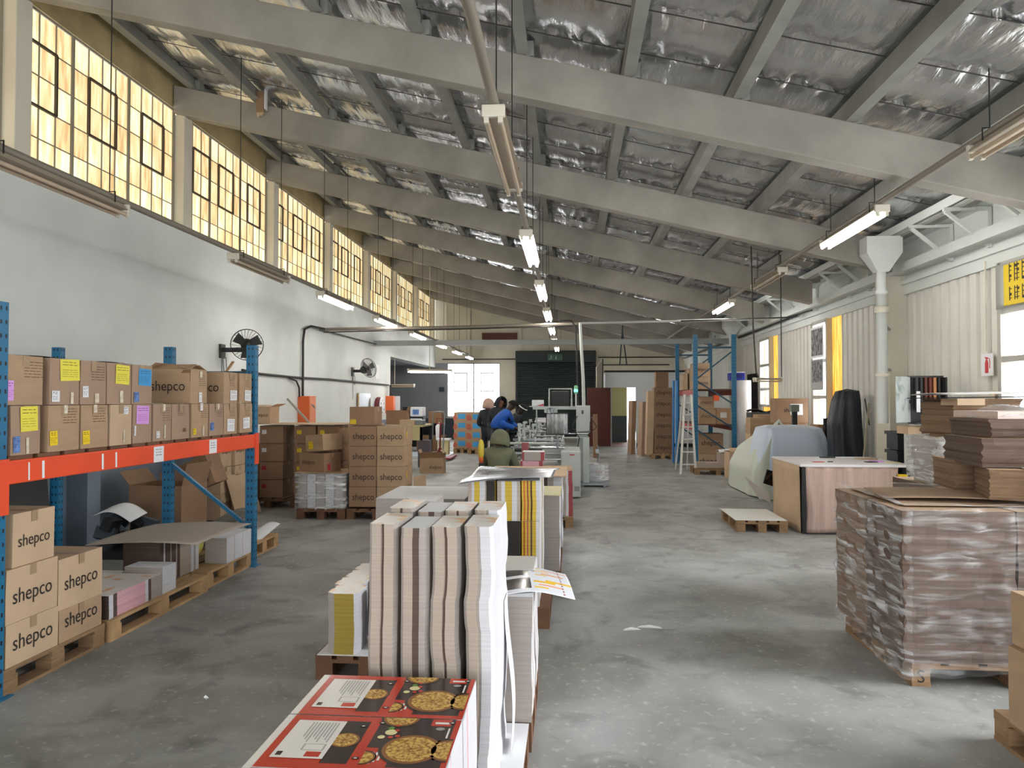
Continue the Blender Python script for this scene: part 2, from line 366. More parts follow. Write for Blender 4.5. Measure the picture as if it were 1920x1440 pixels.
L.new(m2.outputs[0], ma.inputs[2]); L.new(ma.outputs[0], r.inputs[0]); L.new(r.outputs[0], b.inputs['Base Color']); L.new(r.outputs[0], b.inputs['Emission Color']); b.inputs['Emission Strength'].default_value = .86  # daylight behind the panes is put in as emission
frame_w = mat('window_frame_cream', rgb('9a927f'), .6)
frame_d = mat('window_sash_dark', rgb('4a3f33'), .6)
for k in range(-3, 7):
    y0, y1 = 6.89+3.13*k, 9.80+3.13*k; X = -5.66; z0, z1 = 4.02, 5.76
    o = bpy.data.objects.new('window_%d' % (k+4), None); COL.objects.link(o); o.location = (X, y0, z0); struct(o, 'frosted yellowish clerestory window of small panes')
    wd = y1-y0; H = z1-z0; cols = []; g1 = .035; pw = (wd-4*g1)/11; y = g1; grp = []
    for n_ in (3, 4, 4):
        grp.append(y)
        for q in range(n_): cols.append((y, y+pw)); y += pw
        y += g1
    rh = (H-.06)/5; rows = [.03+i*rh for i in range(5)]
    P = MB(); F = MB(); S = MB(); jy = random.Random(k)
    for (a, b_) in cols:
        for z in rows: P.quad((0, a+.004, z+.004), (0, b_-.004, z+.004), (0, b_-.004, z+rh-.004), (0, a+.004, z+rh-.004))
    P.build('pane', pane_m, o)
    for a in [0]+[g-g1 for g in grp[1:]]+[wd-g1]: F.box(-.02, .02, a, a+g1, 0, H)
    F.box(-.02, .021, 0, wd, 0, .03).box(-.02, .021, 0, wd, H-.03, H)
    for (a, b_) in cols: F.box(-.01, .012, b_-.007, b_+.007, .03, H-.03)
    for z in rows[1:]: F.box(-.01, .011, 0, wd, z-.006, z+.006)
    F.build('window_frame', frame_w, o)
    for c0 in ((0, 4, 8) if k % 2 == 0 else (1, 4, 8)):
        a, b_ = cols[c0][0], cols[c0+1][1]; za, zb = rows[2], rows[4]
        for q in ((a-.012, a+.012, za, zb), (b_-.012, b_+.012, za, zb), (a, b_, za-.012, za+.012), (a, b_, zb-.012, zb+.012)): S.box(.0, .03, *q)
    S.build('sash_frame', frame_d, o)
    struct(MB().box(-5.86, -5.5, y1, y1+.22, 4.04, roofz(-5.5, 4.33)).build('trim_pillar', creamw, bevel=.008), 'cream pillar between clerestory windows')
# back window
o = bpy.data.objects.new('window_11', None); COL.objects.link(o); o.location = (-5.02, 29.0, .91); struct(o, 'large bright gridded window in the end wall')
F = MB(); S = MB(); fw = mat('window_frame_white', rgb('b9babc'), .5); redf = mat('sash_dull_red', rgb('7d4550'), .5)
F.box(0, 2.18, 0, .08, 0, .04).box(0, 2.18, 0, .08, 2.15, 2.19).box(0, .04, 0, .08, 0, 2.19).box(2.14, 2.18, 0, .08, 0, 2.19).box(1.07, 1.12, 0, .08, 0, 2.19)
for x in (.3, .56, .82, 1.38, 1.64, 1.9): F.box(x-.006, x+.006, .02, .04, 0, 2.19)
for z in (.36, .72, 1.08, 1.44, 1.8): F.box(0, 2.18, .02, .04, z-.006, z+.006)
F.build('window_frame', fw, o)
for x in (.3, 1.38):
    for q in ((x-.015, x+.015, 1.03, 1.8), (x+.505, x+.535, 1.03, 1.8), (x, x+.52, 1.03, 1.06), (x, x+.52, 1.77, 1.8)): S.box(q[0], q[1], 0, .03, q[2], q[3])
S.build('sash_frame', redf, o)
def glass_mat():
    m = bpy.data.materials.new('clear_glass'); m.use_nodes = True; N = m.node_tree.nodes; L = m.node_tree.links; N.remove(N['Principled BSDF'])
    t = N.new('ShaderNodeBsdfTransparent'); g = N.new('ShaderNodeBsdfGlossy'); g.inputs['Roughness'].default_value = .05; x = N.new('ShaderNodeMixShader'); x.inputs[0].default_value = .06
    L.new(t.outputs[0], x.inputs[1]); L.new(g.outputs[0], x.inputs[2]); L.new(x.outputs[0], N['Material Output'].inputs[0]); return m
glass = glass_mat()
MB().box(.01, 2.17, .045, .05, .01, 2.18).build('pane', glass, o)
# right wall windows: yellow translucent sheet around a steel window
yfib = mat('yellow_translucent_sheet', rgb('e6a63a'), .5, em=rgb('ffc24a'), ems=.75); N = yfib.node_tree.nodes; L = yfib.node_tree.links  # emission stands in for daylight coming through the sheet
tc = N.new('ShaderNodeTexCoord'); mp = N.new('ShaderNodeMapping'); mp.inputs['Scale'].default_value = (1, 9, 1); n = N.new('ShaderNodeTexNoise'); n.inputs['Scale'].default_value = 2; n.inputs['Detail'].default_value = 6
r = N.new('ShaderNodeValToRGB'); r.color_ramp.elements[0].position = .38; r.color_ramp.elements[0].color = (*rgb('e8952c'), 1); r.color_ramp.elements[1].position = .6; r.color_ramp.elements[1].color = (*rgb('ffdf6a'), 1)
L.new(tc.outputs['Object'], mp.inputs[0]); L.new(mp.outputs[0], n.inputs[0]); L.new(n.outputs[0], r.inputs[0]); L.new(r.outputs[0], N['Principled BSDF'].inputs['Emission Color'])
frame_g = mat('window_frame_grey', rgb('a9a79d'), .5)
def rwin(i, y0, y1, z0, z1, gy0, gy1, gz0, gz1, lab, bars):
    o = bpy.data.objects.new('window_%d' % i, None); COL.objects.link(o); o.location = (XR, y0, 0); struct(o, lab)
    Ys = MB()
    for q in ((0, gy0-y0, z0, z1), (gy1-y0, y1-y0, z0, z1), (gy0-y0, gy1-y0, gz1, z1), (gy0-y0, gy1-y0, z0, gz0)):
        if q[1]-q[0] > .01 and q[3]-q[2] > .01: Ys.box(.03, .04, *q)
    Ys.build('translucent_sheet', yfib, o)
    F = MB(); a, b = gy0-y0, gy1-y0
    for q in ((a-.03, a+.03, gz0-.03, gz1+.03), (b-.03, b+.03, gz0-.03, gz1+.03), (a, b, gz0-.03, gz0+.03), (a, b, gz1-.03, gz1+.03)): F.box(-.07, .03, *q)
    for z in bars: F.box(-.06, .03, a, b, z-.03, z+.03)
    F.build('window_frame', frame_g, o); MB().box(.0, .005, a, b, gz0, gz1).build('pane', glass, o)
    return o
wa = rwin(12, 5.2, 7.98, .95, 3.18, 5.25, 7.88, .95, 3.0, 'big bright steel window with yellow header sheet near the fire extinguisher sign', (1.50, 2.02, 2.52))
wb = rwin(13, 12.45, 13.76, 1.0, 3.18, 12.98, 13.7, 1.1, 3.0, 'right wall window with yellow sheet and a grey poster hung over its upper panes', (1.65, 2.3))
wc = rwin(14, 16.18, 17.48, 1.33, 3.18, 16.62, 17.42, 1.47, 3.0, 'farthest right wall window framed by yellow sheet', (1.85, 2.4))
# transverse doorway partition at the far right
part_w = mat('partition_white', rgb('dfe3e6'), .6); greenw = mat('pale_green_wall', rgb('e0dc98'), .7); dgrn = mat('dark_green_grey_paint', rgb('4f5a55'), .6)
w = MB().box(1.19, 1.41, 25, 25.1, 0, 2.55).box(2.23, 4.5, 25, 25.1, 0, 2.55).box(1.41, 2.23, 25, 25.1, 2.03, 2.55)
struct(w.build('wall_partition', part_w), 'white partition wall with an open doorway')
struct(MB().box(1.15, 4.5, 24.97, 25.13, 2.55, 2.62).build('trim_4', blk), 'black capping strip on top of the white partition')
struct(MB().box(2.26, 4.5, 24.975, 24.998, 0, .12).build('baseboard_partition', blk))
struct(MB().box(1.19, 2.12, 27.5, 27.6, 1.0, 2.5, 0).box(1.19, 2.12, 27.5, 27.6, 0, 1.0, 1).box(1.1, 1.19, 25.1, 28.99, 0, 2.5, 2).build('wall_lobby', [greenw, dgrn, part_w]), 'pale green lobby wall with dark lower band')
struct(MB().box(1.2, 4.4, 25.1, 28.9, .001, .006).build('floor_lobby', mat('pink_lobby_floor', rgb('b58a84'), .6)))
brn = mat('brown_door_leaf', rgb('552318'), .45, var=.1, vs=3, stretch=(6,6,1))
o = bpy.data.objects.new('door_1', None); COL.objects.link(o); o.location = (1.36, 24.9, 0); o.rotation_euler = (0, 0, PI+.12); struct(o, 'open dark red-brown door leaf beside the white partition')
MB().box(0, .80, -.02, .02, .02, 2.02).build('door_leaf', brn, o, bevel=.004); MB().tube([(.72, .02, 1.0), (.72, .06, 1.0), (.62, .06, 1.0)], .01).build('door_handle', chrome, o)
# roller shutter
shut = mat('shutter_dark_green', rgb('23302f'), .5, var=.08, vs=1)
o = bpy.data.objects.new('door_2', None); COL.objects.link(o); o.location = (-2.15, 28.95, 0); struct(o, 'closed dark roller shutter in the end wall')
S = MB()
for i in range(40): z = .05+i*.078; S.add([(0,0,z),(3.1,0,z),(3.1,-.018,z+.03),(0,-.018,z+.03),(3.1,-.018,z+.055),(0,-.018,z+.055),(3.1,0,z+.075),(0,0,z+.075)], [(0,1,2,3),(3,2,4,5),(5,4,6,7)])
S.build('shutter_curtain', shut, o)
MB().box(-.05, 3.15, -.38, 0, 3.08, 3.56).build('shutter_housing', shut, o, bevel=.03)
MB().box(-.06, .02, -.06, 0, 0, 3.1).box(3.08, 3.16, -.06, 0, 0, 3.1).build('guide_rail', blk, o)
# ================================================================ generators
def textw(mb, txt, width, T, mi, bold=0, tall=1.0):
    vs, fs = glyphs(txt, bold); w = max(p[0] for p in vs)-min(p[0] for p in vs)
    mb.text(txt, width/w, T @ Matrix.Diagonal((1, tall, 1, 1)), mi)
def scribble(mb, face, u, v, w, h, off, mi, n=5, seed=1, t=.004):   # lines of small print
    r = random.Random(seed)
    for i in range(n):
        vv = v+h/2-(i+.5)*h/n; x = u-w/2
        while x < u+w/2-.01:
            l = min(r.uniform(.15, .5)*w, u+w/2-x); T = faceT(face, x+l/2, vv, off)
            mb.add([(-l/2,-t/2,0),(l/2,-t/2,0),(l/2,t/2,0),(-l/2,t/2,0)], [(0,1,2,3)], mi, T); x += l+.008
def rectface(mb, face, u, v, w, h, off, mi, rot=0):
    T = faceT(face, u, v, off) @ Matrix.Rotation(rot, 4, 'Z')
    mb.add([(-w/2,-h/2,0),(w/2,-h/2,0),(w/2,h/2,0),(-w/2,h/2,0)], [(0,1,2,3)], mi, T)
def carton(label, x, y, z, w, d, h, rz=0, text=None, m=None, stick=None, prints=None, group=None, open_=None, tapes=True, name='cardboard_box', seed=0, seam=True, cat='box', rot=None):
    r = random.Random(seed*17+int(x*100)+int(y*31)+int(z*7)); m = m or card
    t = thing(name, label, cat, (x, y, z), rz, group, rot)
    B = MB(); e = .003
    j = [(r.uniform(-e, e), r.uniform(-e, e)) for _ in range(4)]
    c = [(-w/2,-d/2),(w/2,-d/2),(w/2,d/2),(-w/2,d/2)]
    b = [(p[0], p[1], 0) for p in c]; mid = [(p[0]*(1.004), p[1]*1.004, h*.5) for p in c]; tp = [(p[0]+q[0], p[1]+q[1], h) for p, q in zip(c, j)]
    fs = [(3,2,1,0)]+[(i, (i+1) % 4, 4+(i+1) % 4, 4+i) for i in range(4)]+[(4+i, 4+(i+1) % 4, 8+(i+1) % 4, 8+i) for i in range(4)]
    if open_ is None: B.add(b+mid+tp, fs+[(8,9,10,11)], 0)
    else:
        B.add(b+mid+tp, fs, 0); k = .006
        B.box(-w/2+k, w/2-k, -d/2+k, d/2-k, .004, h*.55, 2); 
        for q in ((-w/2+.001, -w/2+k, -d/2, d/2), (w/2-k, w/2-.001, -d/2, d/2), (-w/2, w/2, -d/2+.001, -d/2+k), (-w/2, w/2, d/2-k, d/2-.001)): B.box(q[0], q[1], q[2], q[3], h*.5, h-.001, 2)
    if open_ is None and seam:
        B.quad((-w/2+.004, -.0015, h+.0006), (w/2-.004, -.0015, h+.0006), (w/2-.004, .0015, h+.0006), (-w/2+.004, .0015, h+.0006), 1)
    for face, txt, tw, u, v in (text or []): textw(B, txt, tw, faceT(face, u, v, (d/2 if face == '-y' else w/2)+.0035), 1, .012, 1.12)
    for face, u, v, pw, ph in (prints or []): scribble(B, face, u, v, pw, ph, (d/2 if face == '-y' else w/2)+.0035, 3, 6, seed+3)
    B.build('body', [m, ink, card_in, ink_f], t)
    if tapes and open_ is None:
        T = MB(); T.box(-w/2-.001, w/2+.004, -.024, .024, h+.0012, h+.0016).box(w/2+.0036, w/2+.0042, -.024, .024, h-.06, h+.0012); T.build('tape', tape_b, t)
    for s in (stick or []):
        face, u, v, sw, sh, mm = s[:6]; off = (d/2 if face == '-y' else w/2)+.005
        S = MB(); rectface(S, face, u, v, sw, sh, off, 0, s[6] if len(s) > 6 else r.uniform(-.04, .04))
        if mm is not tape and sh > .03:
            scribble(S, face, u, v+sh*.3, sw*.8, sh*.25, off+.001, 1, 2, seed+9, .003); scribble(S, face, u, v-sh*.15, sw*.8, sh*.4, off+.001, 1, 4, seed+5, .0016)
        S.build('label_sticker' if mm is not tape else 'clear_tape', [mm, ink], t)
    for f in (open_ or []):   # ('+x', angle from vertical outward, length)
        face, ang, ln = f; F = MB()
        if face in ('+x', '-x'):
            s_ = 1 if face == '+x' else -1; T = TR(s_*w/2, 0, h, 0, s_*ang, 0); F.box(-.002, .002, -d/2+.004, d/2-.004, 0, ln, 0, T)
        else:
            s_ = 1 if face == '+y' else -1; T = TR(0, s_*d/2, h, -s_*ang, 0, 0); F.box(-w/2+.004, w/2-.004, -.002, .002, 0, ln, 0, T)
        F.build('flap', m, t)
    return t
def pallet(label, x, y, w, d, rz=0, m=None, z=0, group='wooden pallets', mark=None):
    m = m or wood; t = thing('wooden_pallet', label, 'pallet', (x, y, z), rz, group)
    nb = max(5, int(w/.17))
    D = MB(); 
    for i in range(nb):
        bw = w/nb*.8; u = -w/2+bw/2+i*(w-bw)/(nb-1); D.box(u-bw/2, u+bw/2, -d/2, d/2, .118, .14)
    for v in (-d/2+.05, 0, d/2-.05): D.box(-w/2, w/2, v-.05, v+.05, .098, .118)
    D.build('deck', m, t)
    for u in (-w/2+.05, 0, w/2-.05):
        MB().box(u-.05, u+.05, -d/2, d/2, 0, .02).build('base_board', m, t)
        for v in (-d/2+.06, 0, d/2-.06): MB().box(u-.05, u+.05, v-.055, v+.055, .02, .098).build('block', m, t)
    if mark:
        B = MB(); textw(B, mark, .045, TR(-w/2+.05, -d/2+.003, .055, PI/2, 0, 0), 0, .03); B.build('stamp', ink, t)
    return t
e_white = mat('paper_edges_white', rgb('c9c8cc'), .8, var=.07, vs=3, stretch=(.3,.3,40))
e_grey = mat('paper_edges_grey', rgb('a39a94'), .8, var=.08, vs=3, stretch=(.3,.3,40))
e_tan = mat('paper_edges_tan', rgb('ab9d90'), .8, var=.07, vs=3, stretch=(.3,.3,40))
e_yel = mat('paper_edges_yellow', rgb('c7a83a'), .8, var=.14, vs=3, stretch=(.3,.3,40))
e_brn = mat('paper_edges_brown', rgb('55443c'), .8, var=.15, vs=3, stretch=(.3,.3,40))
e_red = mat('paper_edges_red', rgb('99464a'), .8, var=.12, vs=3, stretch=(.3,.3,40))
e_pink = mat('paper_edges_pink', rgb('cf9fa8'), .8, var=.1, vs=3, stretch=(.3,.3,40))
e_org = mat('paper_edges_orange', rgb('c06a2e'), .8, var=.12, vs=3, stretch=(.3,.3,40))
e_blk = mat('paper_edges_and_gap_black', rgb('2a2522'), .8, var=.1, vs=3)
topp = mat('printed_top', rgb('e6e1da'), .3, col2=rgb('e3a45a'), vs=9, lo=.52, hi=.66)
SM = [e_white, e_grey, e_tan, e_yel, e_brn, e_red, e_pink, e_org, e_blk, white, topp, card, mat('paper_edges_olive', rgb('a08a38'), .8, var=.16, vs=3, stretch=(.3,.3,40))]
WHT, GRY, TAN, YEL, BRN, RED, PNK, ORG, BLK, PAP, TOP, CRD, OLV = range(13)
def pstack(label, x, y, z, pts, h, em, top=PAP, wob=.006, seed=1, name='stack_of_blanks', group=None, nl=26, cat='stack', rz=0, lean=(0, 0)):
    """a column of die-cut sheets: outline pts (ccw), em one material per outline edge"""
    r = random.Random(seed); n = len(pts); vs = []; fs = []; mi = []; ox = oy = 0; cx = cy = 0
    for l in range(nl+1):
        t = l/nl
        if l % 5 == 3: cx, cy = r.uniform(-wob, wob), r.uniform(-wob, wob)*.6
        ox += (cx-ox)*.45; oy += (cy-oy)*.45
        vs += [(px+ox+lean[0]*t, py+oy+lean[1]*t, h*t) for px, py in pts]
    for l in range(nl):
        for i in range(n):
            a = l*n+i; b = l*n+(i+1) % n; fs.append((a, b, b+n, a+n)); mi.append(em[i % len(em)])
    fs.append(tuple(range(nl*n, nl*n+n))); mi.append(top); fs.append(tuple(range(n))[::-1]); mi.append(em[0])
    o = MB().add(vs, fs, mi).build(name, SM, loc=(x, y, z), rot=(0, 0, rz)); tag(o, label, cat, group); return o
def striped(w, d, front, right, back=GRY, left=GRY, jag=.004, seed=0):
    """rectangle outline whose front/right edges are cut into stripes: [(fraction, material)]"""
    r = random.Random(seed); pts = []; em = []; x = -w/2
    for fr, m in front: pts.append((x, -d/2+r.uniform(-jag, jag))); em.append(m); x += fr*w
    y = -d/2
    for fr, m in right: pts.append((w/2+r.uniform(-jag, jag), y)); em.append(m); y += fr*d
    pts += [(w/2, d/2), (-w/2, d/2)]; em += [back, left]
    return pts, em
film_m = None
def film_mat(name, a=.28, tint=(.85, .86, .88)):
    m = bpy.data.materials.new(name); m.use_nodes = True; N = m.node_tree.nodes; L = m.node_tree.links; b = N['Principled BSDF']
    b.inputs['Base Color'].default_value = (*tint, 1); b.inputs['Roughness'].default_value = .12; b.inputs['Specular IOR Level'].default_value = .8
    tc = N.new('ShaderNodeTexCoord'); mp = N.new('ShaderNodeMapping'); mp.inputs['Scale'].default_value = (1.6, 1.6, 11); mp.inputs['Rotation'].default_value = (.45, .12, 0); n = N.new('ShaderNodeTexNoise'); n.inputs['Scale'].default_value = 2.2; n.inputs['Detail'].default_value = 5; n.inputs['Distortion'].default_value = .8
    L.new(tc.outputs['Object'], mp.inputs[0]); L.new(mp.outputs[0], n.inputs[0])
    bp = N.new('ShaderNodeBump'); bp.inputs['Strength'].default_value = .9; bp.inputs['Distance'].default_value = .03; L.new(n.outputs[0], bp.inputs['Height']); L.new(bp.outputs[0], b.inputs['Normal'])
    r = N.new('ShaderNodeMapRange'); r.inputs[1].default_value = .47; r.inputs[2].default_value = .72; r.inputs[3].default_value = a*.4; r.inputs[4].default_value = min(1, a*3.2); L.new(n.outputs[0], r.inputs[0]); L.new(r.outputs[0], b.inputs['Alpha'])
    return m
film = film_mat('stretch_film', .10); film_side = film_mat('stretch_film_gathered', .22); film_thick = film_mat('cloudy_film', .5)
# ---- pallet racking
def upright(parent, x, y, z1, w=.09, d=.07, m=None, name='upright', z0=0):
    B = MB(); m = m or rack_b
    B.box(x-w/2, x+w/2, y-d/2, y+d/2, z0, z1, 0)
    z = z0+.06
    while z < z1-.03:
        for u in (-.018, .018):
            B.box(x+w/2+.0005, x+w/2+.001, y+u-.006, y+u+.006, z, z+.022, 1); B.box(x+u-.006, x+u+.006, y-d/2-.001, y-d/2-.0005, z, z+.022, 1)
        z += .075
    B.box(x-.08, x+.08, y-.07, y+.07, 0, .006, 0) if z0 == 0 else None
    return B.build(name, [m, blk], parent)
# ---- light fittings
tube_on = mat('lit_tube', (1, 1, 1), .3, em=(1, .98, .96), ems=42)
tube_off = mat('unlit_tube', rgb('b7a48c'), .25)
fit_m = mat('fitting_enamel', rgb('cfc8b8'), .4)
fit_b = mat('fitting_body_beige', rgb('a89a86'), .45)
def fitting(label, x, y, z, lit, group, L=1.5, rz=0):
    t = thing('light_fitting', label, 'light fitting', (x, y, z), rz, group)
    MB().add([(-.03,0,.05),(.03,0,.05),(.075,0,0),(-.075,0,0),(-.03,L,.05),(.03,L,.05),(.075,L,0),(-.075,L,0)], [(0,1,2,3),(7,6,5,4),(0,4,5,1),(2,6,7,3),(1,5,6,2),(3,7,4,0)]).build('fitting_body', fit_b, t)
    for yy in (-.035, L): 
        MB().box(-.07, .07, yy, yy+.035, -.02, .055).build('end_cap', fit_m, t, bevel=.008)
        for u in (-.042, .042): MB().box(u-.014, u+.014, yy+.005, yy+.03, -.055, -.02).build('lamp_holder', fit_m, t)
    for u in (-.042, .042): MB().tube([(u, .0, -.035), (u, L, -.035)], .0165, 10).build('tube', tube_on if lit else tube_off, t)
    return t
conduit_m = mat('conduit_grey', rgb('7f776a'), .45)
def conduit(label, pts, r, m=None, name='conduit', cat='pipe', group=None, n=8):
    o = MB().tube(pts, r, n).build(name, m or conduit_m); return tag(o, label, cat, group)
ordn = ['first', 'second', 'third', 'fourth', 'fifth', 'sixth', 'seventh', 'eighth', 'ninth']
for nm, X, Z, ys, lit0, y0 in (('left', -3.88, 3.24, [4.40, 8.0, 10.9, 14.1, 17.3, 20.5, 23.6, 26.6], 2, -2), ('middle', -.455, 3.30, [4.24, 7.37, 10.5, 13.63, 16.76, 19.9, 23.0], 1, -2), ('right', 2.98, 3.42, [4.0, 7.15, 10.4, 13.6], 1, -2)):
    y1 = {'left': 28.6, 'middle': 25, 'right': 22.5}[nm]
    conduit('long grey conduit carrying the %s row of light fittings' % nm, [(X, y0, Z+.085), (X, y1, Z+.085)], .03, n=12)
    for i, yy in enumerate(ys):
        if i == 8: break
        lit = i >= lit0 and not (nm == 'right' and i == 2)
        fitting('%s twin tube fitting from the camera in the %s ceiling row%s' % (ordn[i], nm, '' if lit else ', unlit'), X, yy, Z, lit, nm+' row light fittings')
        for q in (.15, 1.35):
            zt = roofz(X, 4.70)
            o = MB().tube([(X, yy+q, Z+.11), (X, yy+q, zt)], .005, 5).tube([(X-.05, yy+q, Z+.03), (X-.05, yy+q, Z+.12), (X+.05, yy+q, Z+.12), (X+.05, yy+q, Z+.03)], .006, 5).build('hanger_wire', blk)
            tag(o, 'thin dark wire hanging the %s fitting of the %s ceiling row, %s end' % (ordn[i], nm, 'nearer' if q < 1 else 'farther'), 'wire', 'hanger wires of the lights')
# ================================================================ left side: racking, cartons, pallets
def rack_end(t, xs, y, z1): pass
t = thing('pallet_rack', 'blue and orange pallet rack with two layers of cartons on its shelf', 'rack', (-3.088, 3.635, 0))
TX = -3.10
ob = MB()
upright(t, 0, 0, 2.13); upright(t, 0, 3.14, 2.13); upright(t, -.84, 3.14, 2.12); upright(t, -.84, 0, 2.12)
for yy in (0, 3.14):
    for i, (a, b) in enumerate((((0, .35), (-.84, 1.0)), ((-.84, 1.0), (0, 1.62)))): MB().bar((a[0], yy, a[1]), (b[0], yy, b[1]), .035, .03).build('diagonal_brace', rack_b, t)
    MB().bar((0, yy, 1.86), (-.84, yy, 1.86), .035, .04).build('cross_brace', rack_bd, t)
    MB().bar((0, yy, .2), (-.84, yy, .2), .035, .04).build('cross_brace', rack_bd, t)
for xx, nm in ((.025, 0), (-.865, 1)):
    B = MB().box(xx-.025, xx+.025, .04, 3.1, 1.14, 1.27); b = B.build('shelf_beam', orange, t, bevel=.006)
    [MB().box(xx+.022, xx+.034, a_, a_+.075, .98, 1.28).build('beam_connector', orange, t) for a_ in ((-.036, 3.10) if nm == 0 else ())]
S = MB(); rectface(S, '+x', 1.47, 1.20, .13, .115, .052, 0); scribble(S, '+x', 1.47, 1.215, .08, .06, .0525, 1, 3, 4); S.build('shelf_label', [white, ink], t)
S = MB(); rectface(S, '+x', 2.28, 1.205, .13, .115, .052, 0); scribble(S, '+x', 2.28, 1.215, .08, .06, .0525, 1, 3, 5); S.build('shelf_label', [white, ink], t)
for u, ww in ((.30, .02), (.19, .012), (.83, .02), (.97, .018)):
    S = MB(); rectface(S, '+x', u, 1.2, ww, .10, .0515, 0, .02); S.build('torn_sticker', white, t)
# cartons on pallets on the shelf beams
for i, (y, ln) in enumerate(((4.25, 1.1), (5.28, .92), (6.22, .92))):
    t2 = thing('shelf_boards', ['brown pallet boards under the nearest cartons on the rack shelf', 'brown pallet boards under the middle cartons on the rack shelf', 'brown pallet boards under the farthest cartons on the rack shelf'][i], 'boards', (-3.5, y, 1.27), 0, 'shelf boards')
    for k in range(5): MB().box(-.42, .44, -ln/2+k*ln/5, -ln/2+(k+.82)*ln/5, 0, .022).build('board', wood_d, t2)
LB = 'carton in the lower layer on the rack shelf'; UB = 'carton in the upper layer on the rack shelf'
lows = [ # y0, y1, stickers, prints, description
 (3.70, 3.925, [('+x', .02, .20, .13, .14, yellow), ('+x', -.07, .06, .05, .09, lblue), ('+x', .01, .05, .02, .09, tape)], [], 'nearest %s, with yellow sheet' % LB, card_g),
 (3.98, 4.255, [('+x', -.09, .08, .065, .085, yel2), ('+x', .01, .25, .03, .05, tape)], [('+x', .05, .21, .12, .10)], 'second %s, with yellow sticker' % LB, card),
 (4.265, 4.535, [('+x', -.085, .07, .065, .085, yel2), ('+x', 0, .25, .03, .05, tape)], [('+x', .04, .21, .12, .10)], 'third %s, with yellow sticker' % LB, card),
 (4.55, 4.79, [('+x', .05, .235, .05, .05, white), ('+x', .03, .06, .015, .08, tape)], [], 'plain tan %s, white sticker near top' % LB, card_l),
 (4.80, 5.03, [('+x', .0, .20, .15, .13, pink_p), ('+x', -.09, .09, .02, .07, white)], [], '%s with the pink sheet' % LB, card_g),
 (5.045, 5.29, [('+x', -.06, .05, .045, .05, white), ('+x', .03, .07, .02, .1, tape), ('+x', .02, .25, .03, .05, tape)], [('+x', .05, .2, .1, .11)], '%s right of the pink sheet one' % LB, card_g),
 (5.295, 5.555, [('+x', .05, .07, .04, .03, ink_f)], [('+x', 0, .22, .1, .08)], '%s with only faint print' % LB, card_g),
 (5.58, 5.855, [('+x', -.09, .05, .05, .05, yel2), ('+x', .05, .05, .025, .08, tape), ('+x', .02, .25, .04, .06, white)], [('+x', .06, .2, .1, .09)], '%s below the open-topped one' % LB, card),
 (5.87, 6.12, [('+x', -.08, .08, .06, .07, lblue), ('+x', .03, .25, .03, .05, tape)], [('+x', .05, .2, .09, .09)], '%s, blue sticker, third from far end' % LB, card_g),
 (6.125, 6.385, [('+x', .0, .08, .14, .11, white)], [('+x', .03, .2, .1, .09)], '%s, white sticker, second from far end' % LB, card),
 (6.43, 6.70, [('+x', .0, .09, .14, .10, white)], [('+x', .03, .2, .1, .09)], 'farthest %s, white sticker' % LB, card)]
for i, (a, b, st, pr, lab, m) in enumerate(lows):
    carton(lab, -3.05-.19, (a+b)/2, 1.294, .38, b-a-.008, .274, 0, m=m, stick=st, prints=pr, group='cartons on the rack shelf', seed=i, name='carton')
ups = [
 (3.67, 3.94, [('+x', -.11, .08, .04, .11, pink_p)], [('+x', .06, .2, .15, .1)], 'nearest %s, with pink sticker' % UB, card, None),
 (3.99, 4.25, [('+x', .04, .21, .17, .13, yellow), ('+x', -.08, .05, .065, .065, white), ('+x', .06, .04, .025, .07, tape)], [], '%s with the nearer yellow sheet' % UB, card_g, None),
 (4.255, 4.51, [('+x', -.08, .08, .055, .07, white), ('+x', .03, .04, .04, .06, tape)], [('+x', .04, .2, .13, .10)], '%s between the two yellow-sheeted ones' % UB, card_g, None),
 (4.515, 4.78, [('+x', .03, .20, .15, .13, yellow), ('+x', .02, .05, .035, .08, tape)], [], '%s with the farther yellow sheet' % UB, card_g, None),
 (4.785, 5.03, [('+x', .03, .19, .15, .12, blue_p), ('+x', -.07, .05, .06, .07, lblue)], [], '%s with the bright blue sheet' % UB, card_g, None),
 (5.56, 5.83, [('+x', .03, .24, .04, .05, tape), ('+x', .02, .05, .05, .08, white)], [('+x', .05, .19, .11, .1)], 'open-topped %s, shepco on its side' % UB, card, 1),
 (6.12, 6.385, [('+x', .05, .07, .13, .09, white)], [('+x', .03, .2, .1, .1)], '%s just beyond the open-topped one' % UB, card, None),
 (6.42, 6.68, [('+x', .04, .07, .13, .10, white)], [('+x', .03, .2, .1, .1)], 'farthest %s, white sticker' % UB, card, None)]
for i, (a, b, st, pr, lab, m, op) in enumerate(ups):
    tx = [('-y', 'shepco', .29, .0, .13)] if i >= 5 else None
    carton(lab, -3.05-.19, (a+b)/2, 1.572, .38, b-a-.008, .276, 0, text=tx, m=m, stick=st, prints=pr, group='cartons on the rack shelf', seed=i+20, name='carton', open_=[('-y', -1.2, .12), ('+y', -1.25, .12), ('-x', -1.0, .1), ('+x', -1.3, .10)] if op else None)
# a folded black sheet lying on the upper cartons
o = MB().grid(30, 6, lambda u, v: (-3.52+.36*v, 3.64+1.5*u, 1.856+.012*math.sin(u*14+v*4)*u*(1-u)*2), 0).build('black_sheet', blk_m); o.modifiers.new('s', 'SOLIDIFY').thickness = .003
tag(o, 'thin black sheet lying along the tops of the nearer upper cartons', 'sheet')
# third upright behind
t = thing('rack_frame', 'single blue rack frame standing behind the carton shelf', 'rack', (-5.06, 6.74, 0)); upright(t, 0, 0, 2.12); 
